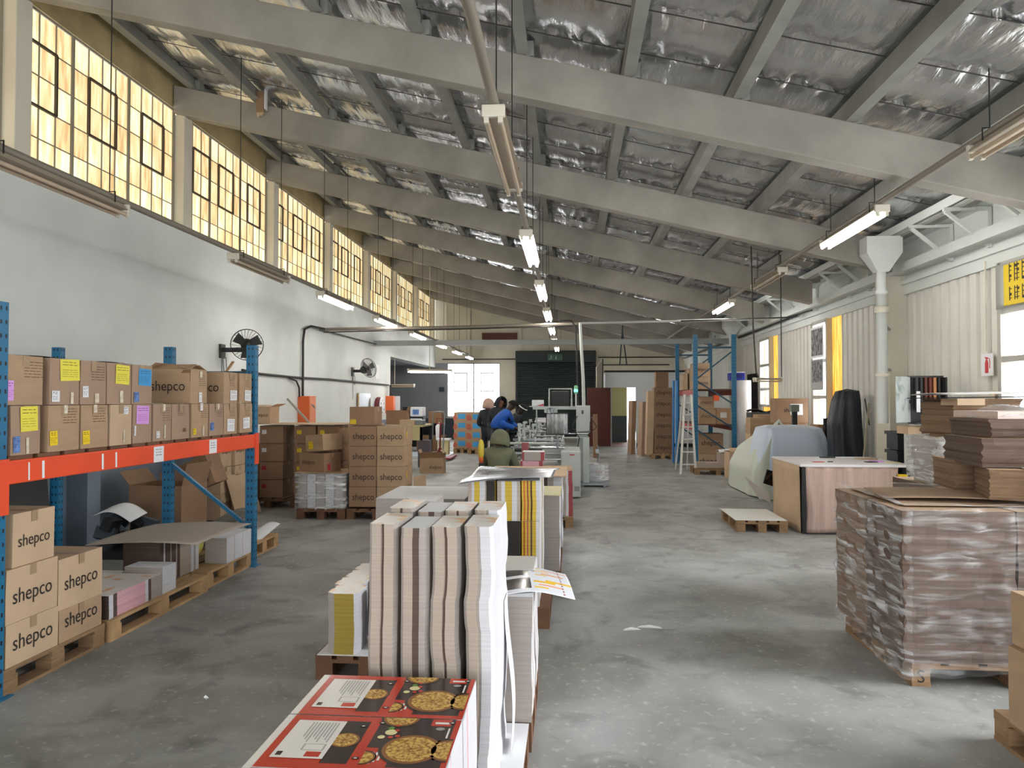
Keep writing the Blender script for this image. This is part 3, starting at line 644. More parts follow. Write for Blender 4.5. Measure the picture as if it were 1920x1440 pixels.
# ground cartons in front of the rack
G = 'boxes stacked on the nearest left pallet'
pallet('nearest pallet on the left, below the nearest shepco boxes', -3.475, 4.09, .86, .86, group='wooden pallets')
def sb(lab, y0, y1, z0, z1, xf=-3.05, w=.42, m=card_l, tw=None, tz=None):
    h = z1-z0; L = y1-y0; return carton(lab, xf-w/2, (y0+y1)/2, z0, w, L, h, 0, text=[('+x', 'shepco', tw or L*.76, 0, tz or h*.45)], m=m, group=G, seed=int(z0*50+y0*10))
sb('shepco box at the bottom of the nearest left stack, nearer column', 3.69, 4.09, .141, .374, tz=.11)
sb('shepco box at the bottom of the nearest left stack, farther column', 4.10, 4.49, .141, .335, m=card, tz=.11)
sb('shepco box in the middle of the nearest left stack, nearer column', 3.685, 4.08, .376, .672, tz=.13)
sb('shepco box on top of the farther column of the nearest left stack', 4.09, 4.49, .337, .642, tz=.14)
sb('single shepco box on the very top of the nearest left stack', 3.74, 4.06, .674, .97, xf=-3.06, w=.36, tz=.13)
sb('plain box behind in the nearest left stack, mostly hidden', 3.70, 4.07, .141, .60, xf=-3.49, w=.33)
# second row of low pallets along the left
pallet('left floor pallet carrying the pink-edged and brown-edged stacks', -3.42, 5.20, .78, 1.28, m=wood_l)
pallet('left floor pallet carrying the white block by the rack upright', -3.38, 6.33, .62, .86, m=wood_l)
p, e = striped(.62, .62, [(1, BRN)], [(.08, WHT), (.07, BRN), (.52, PNK), (.06, WHT), (.05, BRN), (.1, GRY), (.12, GRY)])
pstack('low stack with pink-edged sheets on the left floor pallet', -3.37, 4.89, .141, p, .155, e, TOP, .003, 4, nl=6)
p, e = striped(.30, .19, [(1, GRY)], [(1, WHT)])
pstack('small white-edged stack between the pink and brown stacks', -3.21, 5.30, .141, p, .20, e, PAP, .003, 5, nl=6)
pstack('small dark low stack behind the pink-edged stack', -3.62, 5.32, .141, p, .12, [BRN, PNK, BRN, WHT], TOP, .003, 6, nl=6)
p, e = striped(.30, .60, [(1, BRN)], [(.1, BRN), (.04, WHT), (.12, BRN), (.03, GRY), (.1, BRN), (.04, GRY), (.07, BRN), (.22, TAN), (.06, GRY), (.08, WHT), (.06, GRY), (.08, WHT)])
pstack('tall brown and tan edged stack under the big grey board', -3.37, 5.74, .141, p, .33, e, CRD, .004, 8, nl=12)
o = MB().grid(12, 12, lambda u, v: (-3.74+.85*u, 5.30+.95*v+.1*u, .479+.02*math.sin(PI*u)*1.0+.012*math.sin(PI*v)), 0).build('grey_board', mat('grey_board', rgb('a99d90'), .7)); o.modifiers.new('s', 'SOLIDIFY').thickness = .004
tag(o, 'large thin grey-brown board balanced on the brown-edged stack', 'board')
p, e = striped(.20, .5, [(1, GRY)], [(.3, WHT), (.03, GRY), (.3, WHT), (.02, GRY), (.35, WHT)])
pstack('white block of sheets beside the foot of the rack upright', -3.16, 6.47, .141, p, .225, e, PAP, .002, 9, nl=8)
bagm = mat('yellow_plastic_bag', rgb('d4cb62'), .35, bump=.8, bs=9)
o = MB().ball((0, 0, .13), .11, .16, .13, 16).build('plastic_bag', bagm, loc=(-3.36, 6.14, .20)); tag(o, 'crumpled yellow plastic bag behind the brown-edged stack', 'bag')
o = MB().grid(10, 4, lambda u, v: (-3.55+.22*v+.12*u, 6.1+1.0*u, .30+.17*u+.03*math.sin(PI*v)), 0).build('dark_sheet', mat('dark_olive_sheet', rgb('4b4a40'), .5)); o.modifiers.new('s', 'SOLIDIFY').thickness = .006
tag(o, 'dark olive sheet propped behind the white block', 'sheet')
o = MB().grid(10, 4, lambda u, v: (-3.42+.16*v+.10*u, 7.25+.40*u, .15+.10*u-.05*v*(1-u)+.02*math.sin(PI*v)), 0).build('white_sheet', white); o.modifiers.new('s', 'SOLIDIFY').thickness = .003
tag(o, 'curling white sheet just past the far rack upright', 'sheet')
pallet('low pallet end just beyond the far rack upright', -3.55, 7.35, .7, .7, m=wood_l)
# behind the rack, near the grey pier
t = thing('dark_boards', 'bundle of dark boards leaning by the grey pier', 'boards', (-5.25, 6.35, 0))
for i in range(5): MB().box(-.02+.06*i, .0+.06*i, -.3, .3, 0, .95+.05*(i % 3), 0, TR(0, 0, .03) @ Matrix.Rotation(-.10, 4, 'Y')).build('board', mat('dark_grey_board', rgb('3a3b3a'), .8), t)
t = thing('engine_scrap', 'heap of black machine parts on the floor by the grey pier', 'scrap', (-4.60, 7.15, 0))
MB().box(-.36, .36, -.25, .25, 0, .07).build('base', blk, t)
for i in range(9):
    a = random.Random(i); MB().box(-.09, .09, -.06, .06, -.05, .05, 0, TR(a.uniform(-.25, .28), a.uniform(-.18, .18), .12+.03*i, a.random()*3, a.random(), a.random()*3)).build('part', blk if i % 2 else dado_d, t)
o = MB().grid(10, 8, lambda u, v: (-4.86+.40*u, 7.0+.30*v, .42+.07*math.sin(PI*u)-.06*u+.05*v), 0).build('white_sheet', white); o.modifiers.new('s', 'SOLIDIFY').thickness = .004
tag(o, 'white sheet draped over the black machine parts', 'sheet')
carton('big open brown carton on the floor behind the rack', -4.72, 8.15, 0, .66, .5, .62, -.08, m=card_d, open_=[('+x', .25, .26), ('-x', .7, .2)], group='loose cartons behind the rack', seed=3)
carton('tilted shepco carton thrown on the open brown carton', -4.60, 8.62, .48, .62, .36, .36, .1, text=[('-y', 'shepco', .46, 0.02, .09)], m=card_d, open_=[('+x', .3, .25)], group='loose cartons behind the rack', rot=(0, -.38, .05), seed=4)
# stacks seen through the rack bay
pallet('pallet under the brown cartons seen through the rack', -4.95, 9.78, .52, .6, m=wood_d)
for i in range(4):
    carton(['bottom', 'second', 'third', 'top'][i]+' brown carton of the stack seen between the blue rack uprights', -5.02, 9.78, .141+i*.275, .34, .45, .27, 0, m=card_d, stick=[('-y', .0 if i % 2 else -.08, .2, .08, .06, yel2 if i in (0, 3) else red_p)], group='brown stack behind the rack', seed=i+40)
for k, yy in enumerate((9.28, 9.60)):
    for i in range(3):
        carton('%s light shepco carton, %s column, behind the leaning board' % (['bottom', 'middle', 'top'][i], ['nearer', 'farther'][k]), -4.70 if k == 0 else -4.66, yy, .02+i*.345, .24, .30, .34, 0, text=[('+x', 'shepco', .24, 0, .20)], m=card_l, group='light cartons behind the leaning board', seed=i+50+k)
o = MB().slab((-4.42, 9.28, .01), (-4.38, 9.95, .01), (-4.53, 9.90, .58), (-4.55, 9.20, .60), .006).build('leaning_board', card_l)
tag(o, 'pale cardboard sheet leaning on the light shepco cartons', 'board')
# carton wall further along
pallet('pallet under the left tall brown carton stack', -4.50, 10.75, .9, .7, m=wood_d); pallet('pallet under the right tall brown carton stack', -3.72, 10.85, .7, .7, m=wood_d)
for k, (xx, w_) in enumerate(((-4.78, .22), (-4.47, .36), (-3.95, .32), (-3.60, .32))):
    for i in range(4 if k else 3):
        st = [('-y', -w_/2+.07, .17, .07, .06, [red_p, red_p, white, white][i] if k == 1 else yel2)] if k in (1, 2) or i == 3 else []
        carton('%s carton in the %s brown column left of the wrapped stack' % (['lowest', 'second', 'third', 'topmost'][i], ordn[k]), xx, 10.7, .141+i*.27, w_, .45, .262, 0, m=card_d, stick=st, group='tall brown carton wall', seed=i+60+k*5)
o = MB().box(-4.85, -3.35, 10.4, 11.1, 1.236, 1.245).build('cardboard_sheet', card_l); tag(o, 'flat cardboard sheet over the tall brown cartons', 'sheet')
carton('small shepco carton sitting on top of the tall brown cartons', -4.72, 10.75, 1.247, .36, .35, .25, 0, text=[('-y', 'shepco', .2, .05, .12)], m=card_l, open_=[('+x', 1.2, .12), ('-y', -1.3, .1)], group='cartons on top of the brown wall', seed=80)
carton('light carton standing beyond the tall brown cartons', -3.35, 11.6, 0, .5, .4, 1.22, 0, m=card_l, seed=81)
o = MB().bar((-4.05, 10.9, 1.25), (-4.42, 10.95, 1.62), .02, .03).build('batten', frame_g); tag(o, 'thin grey batten leaning on the tall brown cartons', 'batten')
# film wrapped stack with two cartons on it
pallet('pallet under the film-wrapped grey stack', -3.35, 9.75, .66, .6, m=wood_d)
for i in range(5):
    p, e = striped(.115, .5, [(1, GRY)], [(1, GRY)]); pstack('%s grey column inside the film-wrapped stack' % ordn[i], -3.62+i*.125, 9.76, .141, p, .46, [WHT if i % 2 else GRY], PAP, .004, 90+i, group='grey columns in film', nl=10)
o = MB().grid(24, 10, lambda u, v: (-3.365+.345*math.cos(2*PI*u)*(1/max(abs(math.cos(2*PI*u)), abs(math.sin(2*PI*u))))*(1+.02*math.sin(9*v+u*40)), 9.76+.28*math.sin(2*PI*u)*(1/max(abs(math.cos(2*PI*u)), abs(math.sin(2*PI*u)))), .11+.5*v), 0).build('stretch_film', film_thick)
tag(o, 'shiny stretch film around the grey stack', 'film')
o = MB().box(-3.72, -2.98, 9.46, 10.06, .615, .623).build('cardboard_sheet', card); tag(o, 'cardboard sheet on the film-wrapped stack', 'sheet')
carton('shepco carton with red sticker on the film-wrapped stack', -3.46, 9.75, .625, .42, .36, .25, -.35, text=[('-y', 'shepco', .22, -.05, .12)], stick=[('+x', -.08, .06, .06, .08, red_p)], m=card_d, group='two cartons on the wrapped stack', seed=91)
carton('tilted carton with yellow sticker topping the wrapped stack', -3.40, 9.75, .905, .36, .34, .22, -.75, m=card, stick=[('-y', -.07, .08, .09, .1, yel2)], group='two cartons on the wrapped stack', seed=92, rot=(.0, -.08, -.55))
carton('large open carton with a dark handhold behind the wrapped stack', -3.02, 10.6, .3, .5, .4, .82, .2, m=card_l, open_=[('-y', .9, .15), ('+x', .4, .1)], seed=93)
pallet('pallet under the large open carton', -3.02, 10.6, .5, .6, m=wood_d); MB()
carton('low box under the large open carton', -3.02, 10.6, .141, .48, .4, .155, .0, m=card_d, seed=94)
# the eight shepco cartons
pallet('pallet under the two columns of shepco cartons', -2.60, 9.78, .80, .6, m=wood_d)
for k, xx in enumerate((-2.79, -2.41)):
    for i in range(4):
        carton('%s shepco carton of the %s column in the two-column stack' % (['bottom', 'second', 'third', 'top'][i], ['left', 'right'][k]), xx, 9.76, .165+i*.272, .368, .50, .268, 0, text=[('-y', 'shepco', .30, .01, .12)], m=card_d if k == 0 else card, stick=[('+x', -.1, .15, .05, .09, yel2)] if i in (1, 3) and k else None, group='eight shepco cartons in two columns', seed=100+i+4*k)
carton('plain carton with yellow sticker on top of the two-column stack', -2.83, 9.8, 1.256, .34, .4, .25, 0, m=card_d, stick=[('-y', -.12, .05, .08, .06, yel2)], seed=110)
o = MB().slab((-2.19, 10.0, .02), (-2.12, 10.55, .02), (-2.14, 10.55, .50), (-2.20, 10.0, .52), .01).build('folded_carton', card_l); tag(o, 'folded pale carton leaning right of the two-column stack', 'carton')
# wall fans
def fan(label, x, y, z, yaw, pitch):
    t = thing('wall_fan', label, 'fan', (x, y, z)); Rm = TR(.42, 0, .05, 0, 0, yaw) @ Matrix.Rotation(PI/2+pitch, 4, 'X')   # fan axis
    fm = mat('fan_black', rgb('2c2b29'), .5)
    MB().box(-.0, .03, -.08, .08, -.16, .06).build('wall_plate', fm, t)
    MB().bar((.02, 0, -.03), (.42, 0, -.03), .06, .07).bar((.40, 0, -.04), (.42, 0, .05), .05, .05).build('arm', fm, t)
    MB().lathe([(0, -.26), (.08, -.24), (.105, -.16), (.10, -.06), (.05, -.03), (0, -.02)], 18, 0, Rm).build('motor', fm, t)
    MB().lathe([(0, .03), (.045, .02), (.05, -.03), (0, -.04)], 14, 0, Rm).build('hub', fm, t)
    for k in range(3):
        a = k*2*PI/3+.5; T = Rm @ Matrix.Rotation(a, 4, 'Z')
        MB().grid(6, 4, lambda u, v: (.04+.17*u, (-.05-.045*u)+(.10+.06*u)*v, .03*(v-.5)), 0, True, T).build('blade', fm, t)
    C = MB(); n = 26
    for zz in (-.05, .07): C.tube([Rm @ Vector((.245*math.cos(2*PI*k/24), .245*math.sin(2*PI*k/24), zz/3)) for k in range(24)], .006, 5, closed=True)
    for k in range(n):
        a = 2*PI*k/n
        for s in (1, -1): C.tube([Rm @ Vector((r_*math.cos(a+.25*(1-r_/.245)), r_*math.sin(a+.25*(1-r_/.245)), s*.07*math.sqrt(max(0, 1-(r_/.245)**2))+(.01))) for r_ in (.05, .12, .19, .245)], .0022, 4, cap=False)
    C.tube([Rm @ Vector((.09*math.cos(2*PI*k/16), .09*math.sin(2*PI*k/16), .07)) for k in range(16)], .003, 4, closed=True)
    C.build('guard', fm, t)
    MB().tube([(.01, .03, -.14), (.02, .05, -.35), (.03, .08, -.38), (.04, .1, -.33), (.03, .1, -.14)], .005, 5).tube([(.01, 0, -.15), (.01, .02, -.75)], .004, 5).build('cord', blk, t)
fan('black wall fan turned towards the camera above the far rack upright', -5.5, 10.95, 2.42, .35, 0)
fan('black wall fan seen side-on near the end of the white side wall', -5.5, 17.8, 2.36, 1.05, -.25)
o = MB().bar((-5.3, 10.6, 1.95), (-5.28, 10.9, 2.2), .04, .02).build('wooden_batten', wood_l); tag(o, 'short wooden batten below the nearer wall fan', 'batten')
# cables and switch boxes
black_c = mat('black_cable', rgb('23211f'), .5)
conduit('bundle of dark cables running along the left wall', [(-5.46, 11.6, 2.10), (-5.46, 12.3, 2.06), (-5.46, 14, 2.05), (-5.46, 16, 2.07), (-5.46, 21.3, 2.05)], .022, black_c, 'cable_bundle', 'cable')
conduit('thick black cable arching down the wall to the orange box', [(-5.3, 15.3, 3.14), (-5.4, 14.6, 3.14), (-5.44, 14.35, 3.05), (-5.45, 14.3, 2.8), (-5.45, 14.3, 1.66)], .025, black_c, 'cable', 'cable')
conduit('second black cable curving into the orange box', [(-5.45, 13.6, 2.03), (-5.45, 13.95, 1.98), (-5.45, 14.1, 1.85), (-5.45, 14.12, 1.66)], .018, black_c, 'cable', 'cable')
conduit('grey conduit crossing the hall from the left wall to the machine post', [(-5.3, 15.2, 3.13), (-2.5, 14.9, 3.12), (.18, 14.6, 3.14)], .035, conduit_m)
conduit('thin dark cable below the crossing conduit', [(-5.3, 15.1, 3.06), (-2.5, 14.8, 3.07), (.12, 14.5, 3.09), (.22, 14.5, 2.9)], .012, black_c, 'cable', 'cable')
conduit('thin rod along the left wall to the crossing steel bar', [(-5.42, 15.2, 3.13), (-5.42, 19.8, 3.16)], .015, black_c, 'rod', 'rod')
o = MB().box(-5.5, 4.3, 19.75, 19.87, 3.12, 3.26).build('steel_tie_bar', mat('light_grey_steel', rgb('9fa3a0'), .5)); tag(o, 'pale grey steel bar crossing the hall near the end wall', 'bar')
orbox = mat('orange_enamel', rgb('d9652f'), .45)
t = thing('switch_box', 'tall orange electrical switch box on the left wall, nearer one', 'switch box', (-5.38, 14.35, 1.1), 0, 'orange switch boxes')
MB().box(-.12, .12, -.19, .19, 0, .58).build('enclosure', orbox, t, bevel=.008); MB().tube([(.13, -.1, .42), (.17, -.08, .36), (.17, 0, .33), (.13, .02, .4)], .008, 6).build('handle', steel, t); MB().box(.12, .126, -.17, .17, .03, .55).build('cover', mat('pale_orange', rgb('e08a63'), .5), t)
t = thing('switch_box', 'orange electrical switch box at the far corner of the left wall', 'switch box', (-5.38, 21.2, 1.2), 0, 'orange switch boxes')
MB().box(-.12, .12, -.12, .12, 0, .52).build('enclosure', orbox, t, bevel=.008); MB().tube([(0, -.04, .52), (0, -.04, .85)], .02).tube([(0, .06, .52), (0, .06, .85)], .02).build('cable', black_c, t)
o = MB().box(-5.49, -5.47, 21.62, 21.66, 1.25, 1.72).box(-5.47, -5.2, 21.66, 21.68, 1.25, 1.72).build('white_notice_board', white); tag(o, 'narrow white panel at the end of the left wall', 'panel')
t = thing('wall_mirror', 'reflective panel leaning on the left wall beside the hose reel', 'mirror', (-5.47, 18.75, 1.18)); MB().box(0, .02, -.55, .55, 0, .6).build('mirror_plate', chrome, t); MB().box(-.0, .03, -.60, -.55, 0, .6).build('wooden_edge', wood_l, t)
o = MB().box(-5.495, -5.48, 19.9, 20.3, 2.2, 2.6).build('wall_notice', white); tag(o, 'small white notice high on the left wall beyond the second fan', 'notice')
t = thing('fire_hose_reel', 'dark red fire hose reel with white face on the left wall', 'hose reel', (-5.52, 19.95, 1.42), 0, None, (0, PI/2, 0))
hr = mat('hose_red', rgb('6e2428'), .5)
MB().lathe([(.0, .02), (.27, .02), (.27, .05), (.12, .06)], 28).build('back_plate', white, t); MB().lathe([(.14, .06), (.25, .06), (.27, .1), (.25, .2), (.14, .2)], 28).build('hose', hr, t)
MB().lathe([(.0, .23), (.1, .23), (.26, .22), (.27, .21), (.1, .2)], 28).build('face', white, t); B = MB()
for k in range(6): a = k*PI/3; B.disc((.17*math.cos(a), .17*math.sin(a), .2315), .035, 12)
B.build('face_marks', mat('reel_marks', rgb('6a6f78'), .5), t)
# ================================================================ centre line of pallets
red_i = mat('pizza_print_red', rgb('c23a26'), .22, spec=.6); dark_i = mat('pizza_print_dark', rgb('2c211f'), .22, spec=.6); whi_i = mat('pizza_print_white', rgb('e9e4dc'), .25)
crust = mat('pizza_print_crust', rgb('8a5a2c'), .25); cheese = mat('pizza_print_cheese', rgb('dcb45c'), .25, col2=rgb('8a5a24'), vs=95, lo=.40, hi=.66, detail=6)
green_i = mat('print_green', rgb('5c8a35'), .3); grey_i = mat('print_grey', rgb('9a9894'), .3); cream_i = mat('print_cream', rgb('e3d9a0'), .3)
def pizza_sheet(parent, w, d, z, seed=0):
    P = MB(); r = random.Random(seed)
    def R(u0, u1, v0, v1, mi, k): P.add([((u0-.5)*w, (v0-.5)*d, k), ((u1-.5)*w, (v0-.5)*d, k), ((u1-.5)*w, (v1-.5)*d, k), ((u0-.5)*w, (v1-.5)*d, k)], [(0,1,2,3)], mi)
    def pie(u, v, rad, k, a0=0, a1=2*PI):
        x, y = (u-.5)*w, (v-.5)*d
        for rr, mi, kk in ((rad*1.12, 1, 0), (rad, 3, .0002), (rad*.86, 4, .0004)):
            n = 28; pts = [(x+rr*math.cos(a0+(a1-a0)*i/n), y+rr*math.sin(a0+(a1-a0)*i/n)) for i in range(n+1)]
            P.add([(x, y, k+kk)]+[(max(-w/2, min(w/2, p)), max(-d/2, min(d/2, q)), k+kk) for p, q in pts], [(0, i+1, i+2) for i in range(n)], mi)
        for i in range(5 if a1-a0 > 6 else 0):
            a = i*PI/5+.3; P.bar((x-rad*.8*math.cos(a), y-rad*.8*math.sin(a), k+.0006), (x+rad*.8*math.cos(a), y+rad*.8*math.sin(a), k+.0006), .0012, .0003, 3)
    R(0, 1, 0, 1, 2, .0004); R(.045, 1, 0, 1, 0, .0008)
    R(.36, .50, .10, .90, 1, .001); pie(.415, .52, .043, .0012)
    R(.09, .365, .16, .88, 2, .0022)
    for i in range(9): R(.18+.018*i, .188+.018*i, .55-.05*(i % 3), .84, 5, .0024)
    R(.22, .34, .30, .42, 5, .0023); R(.23, .33, .31, .41, 2, .0024); R(.11, .14, .2, .27, 1, .0024); R(.26, .34, .19, .28, 0, .0024)
    R(.525, .545, .28, .8, 2, .001) if False else None
    R(.555, .70, .40, .92, 1, .001); pie(.56, .22, .035, .0012, -PI/2, PI/2)
    P.disc(((.64-.5)*w, (.70-.5)*d, .0016), .018, 12, 6); P.disc(((.60-.5)*w, (.60-.5)*d, .0017), .011, 10, 8); P.disc(((.63-.5)*w, (.78-.5)*d, .0018), .010, 10, 7)
    for u, v in ((.67, .74), (.685, .63), (.66, .84), (.65, .60)): P.disc(((u-.5)*w, (v-.5)*d, .0019), .0075, 10, 0)
    for i in range(3): R(.60+.02*i, .612+.02*i, .12+.03*i, .32, 2, .0012)
    R(.70, .97, .0, 1, 1, .0011); R(.84, .95, .86, 1.0, 0, .0013); R(.86, .94, .90, .94, 2, .0015)
    pie(.79, .40, .082, .0014); pie(.99, .40, .06, .0014, PI/2, 3*PI/2)
    P.disc(((.90-.5)*w, (.80-.5)*d, .0017), .010, 14, 5, rx=.014)
    pie(.66, 1.0, .055, .0016, PI, 2*PI)
    for u, v in ((.47, .80), (.53, .2), (.955, .93), (.565, .88)): P.disc(((u-.5)*w, (v-.5)*d, .0021), .007, 12, 1, rx=.011); P.disc(((u-.5)*w, (v-.5)*d, .0023), .003, 10, 2, rx=.005)
    R(.945, .955, .62, .82, 2, .0018); R(.70, .97, 0, .07, 0, .0013)
    o = P.build('printed_sheet', [red_i, dark_i, whi_i, crust, cheese, grey_i, cream_i, green_i, cream_i], parent, loc=(0, 0, z)); return o
pallet('pallet under the pizza sheets in front', -.60, 2.03, .60, 1.0)
for i, yc in enumerate((2.35, 2.028, 1.706)):
    t = thing('stack_of_printed_sheets', ['farther stack of red pizza sleeve sheets', 'middle stack of red pizza sleeve sheets', 'nearest stack of red pizza sleeve sheets at the bottom edge'][i], 'stack', (-.60, yc, .141), 0, 'pizza sheet stacks')
    p, e = striped(.54, .318, [(1, WHT)], [(.3, WHT), (.1, PNK), (.6, WHT)], seed=i)
    vs = [(q[0], q[1], 0) for q in p]+[(q[0]+.004, q[1], .243) for q in p]+[(q[0], q[1], .486-(.004 if i == 0 else 0)) for q in p]; n = len(p)
    MB().add(vs, [(a+l*n, (a+1) % n+l*n, (a+1) % n+(l+1)*n, a+(l+1)*n) for l in (0, 1) for a in range(n)]+[tuple(range(2*n, 3*n))], [e[a] for l in (0, 1) for a in range(n)]+[PAP]).build('sheet_stack', SM, t)
    pizza_sheet(t, .538, .316, .4865, i)
# tall stacks behind the pizza sheets
pallet('pallet under the tall white-edged stacks', -.49, 2.9, .60, .72, m=wood_d)
o = MB().box(-.79, -.19, 2.53, 3.27, .1405, .1435).build('white_sheet', white); tag(o, 'white base sheet on the pallet under the tall stacks', 'sheet')
TX = [-.685, -.572, -.455, -.335]
for r_, (yc, zt) in enumerate(((2.74, 1.0), (3.03, 1.015))):
    for i, xc in enumerate(TX):
        w_ = .113; pts = []; dd = .27 if i < 3 else .27
        x0 = -w_/2+.004; x1 = w_/2-.004; nx_ = .016
        pts = [(x0, -dd/2+.02), (x0+.012, -dd/2+.004), (x0+.045, -dd/2), (x0+.048, -dd/2+nx_*.5), (x0+.056, -dd/2+nx_*.5), (x0+.058, -dd/2+.003), (x1-.012, -dd/2+.004), (x1, -dd/2+.03), (x1, dd/2), (x0, dd/2)]
        em = [GRY, TAN, TAN, BRN, TAN, TAN, GRY if i < 3 else WHT, GRY if i < 3 else WHT, WHT, GRY]
        if i == 1: em[4] = TAN; pts[3] = (x0+.046, -dd/2+.002); pts[4] = (x0+.07, -dd/2+.002); em[5] = GRY; em[6] = GRY
        if i == 3: em = [GRY, TAN, TAN, GRY, WHT, WHT, WHT, WHT, WHT, GRY]
        pstack('%s tall stack of white-edged blanks in the %s row behind the pizza sheets' % (['leftmost', 'second', 'third', 'rightmost'][i], ['front', 'back'][r_]), xc, yc, .144, pts, zt-.004*((i*3) % 4), em, TOP if i != 1 else PAP, .010, 200+i+10*0, group='tall white-edged stacks', nl=44)
o = MB().grid(3, 20, lambda u, v: (-.262+.012*math.sin(v*5)+.015*(1-v), 2.98+.14*u, .15+.62*v), 0).build('hanging_sheet', white); o.modifiers.new('s', 'SOLIDIFY').thickness = .0015; tag(o, 'white sheet sticking up along the right side of the tall stacks', 'sheet')
# poster stacks
pallet('dark pallet under the stacks with the poster sheet', -.48, 3.66, .60, .72, m=wood_d)
n_ = 0
for yc in (3.44, 3.80):
    for xc, w_ in ((-.31, .26), (-.62, .26)):
        p, e = striped(w_, .31, [(.30, GRY), (.06, YEL), (.05, WHT), (.2, GRY), (.2, GRY), (.19, GRY)], [(.15, WHT), (.08, GRY), (.2, WHT), (.08, GRY), (.2, WHT), (.1, GRY), (.19, WHT)], jag=.003, seed=n_)
        pstack(['right', 'left', 'right rear', 'left rear'][n_]+' grey and white edged stack under the poster sheet', xc, yc, .141, p, .565 if yc < 3.6 else .60, e, PAP, .006, 220+n_, group='stacks under the poster sheet'); n_ += 1
po = mat('poster_white', rgb('e4e6ec'), .3); pd = mat('poster_dark', rgb('241a17'), .2, col2=rgb('6b5138'), vs=14, lo=.5, hi=.75); pyl = mat('poster_yellow', rgb('f2c23a'), .3); por = mat('poster_orange', rgb('f0a77a'), .3); pdot = mat('poster_red', rgb('8d3a30'), .3)
def pm(u, v):
    if .12 < u < .55 and (.10 < v < .44 or .54 < v < .90): return 1
    if .88 < u < .895 and int(v*24) % 2: return 4
    u -= .12
    for a, b, c, d, m_ in ((.46, .62, .12, .17, 2), (.52, .76, .20, .26, 3), (.46, .70, .30, .35, 2), (.60, .90, .36, .41, 2), (.50, .62, .56, .61, 2), (.56, .82, .62, .69, 3), (.46, .66, .75, .80, 2), (.58, .88, .83, .88, 3), (.50, .58, .90, .94, 2)):
        if a < u < b and c < v < d: return m_
    return 0
def ps(u, v):
    a = Vector((-.42, 3.26, 0)); ex = Vector((.44*1, .16, 0)); ey = Vector((-.05, .40, 0)); q = a+ex*u+ey*v
    return (q.x, q.y, .712+.022*v+.012*math.sin(PI*v)-.10*max(0, u-.45)**2*1.6-.004*math.sin(u*9))
o = MB().grid(60, 48, ps, pm).build('poster_sheet', [po, pd, pyl, por, pdot]); o.modifiers.new('s', 'SOLIDIFY').thickness = .0012
tag(o, 'printed sheet with dark photos and yellow-orange lettering draped over the stack edge', 'poster')
o = MB().box(-.44, -.19, 3.66, 3.96, .742, .745).build('white_sheet', mat('grey_card', rgb('c9c5bd'), .6)); tag(o, 'pale grey sheet on the stack behind the poster sheet', 'sheet')
# small yellow-sided carton blank stacks on the left
pallet('dark pallet under the small yellow-edged stacks', -1.16, 4.5, .60, .90, m=wood_d)
o = MB().box(-1.45, -.86, 4.05, 4.95, .1405, .144).build('white_sheet', white); tag(o, 'white base sheet under the small yellow-edged stacks', 'sheet')
ys = [(-1.31, 4.16, .345, YEL, 'front yellow-edged'), (-1.345, 4.39, .335, GRY, 'second grey-edged'), (-1.35, 4.62, .325, YEL, 'third yellow-edged'), (-1.36, 4.84, .32, YEL, 'rearmost yellow-edged'), (-1.08, 4.24, .34, GRY, 'right front grey-edged'), (-1.12, 4.48, .34, GRY, 'right rear grey-edged')]
for i, (x, y, h, m_, nm) in enumerate(ys):
    w_, d_ = .18, .20; pts = [(-w_/2, -d_/2+.03), (-w_/2+.045, -d_/2), (w_/2-.02, -d_/2), (w_/2, -d_/2+.035), (w_/2, d_/2), (-w_/2+.02, d_/2), (-w_/2, d_/2-.02), (-w_/2+.012, d_/2-.07), (-w_/2, d_/2-.11)]
    pstack('%s small stack on the left dark pallet' % nm, x, y, .1445, pts, h, [GRY, OLV if m_ == YEL else m_, WHT, WHT, GRY, GRY, GRY, GRY, GRY], TOP, .005, 240+i, group='small yellow-edged stacks')
p, e = striped(.2, .3, [(.4, BRN), (.6, GRY)], [(1, GRY)]); pstack('dark-edged taller stack just left of the tall white stacks', -.97, 4.76, .1445, p, .80, e, PAP, .006, 250)
pallet('pallet under the broad white-topped stack', -1.14, 5.8, .70, .85, m=wood)
p, e = striped(.68, .80, [(1, GRY)], [(1, WHT)]); pstack('broad white-topped stack behind the tall stacks', -1.14, 5.8, .141, p, .71, e, PAP, .004, 251)
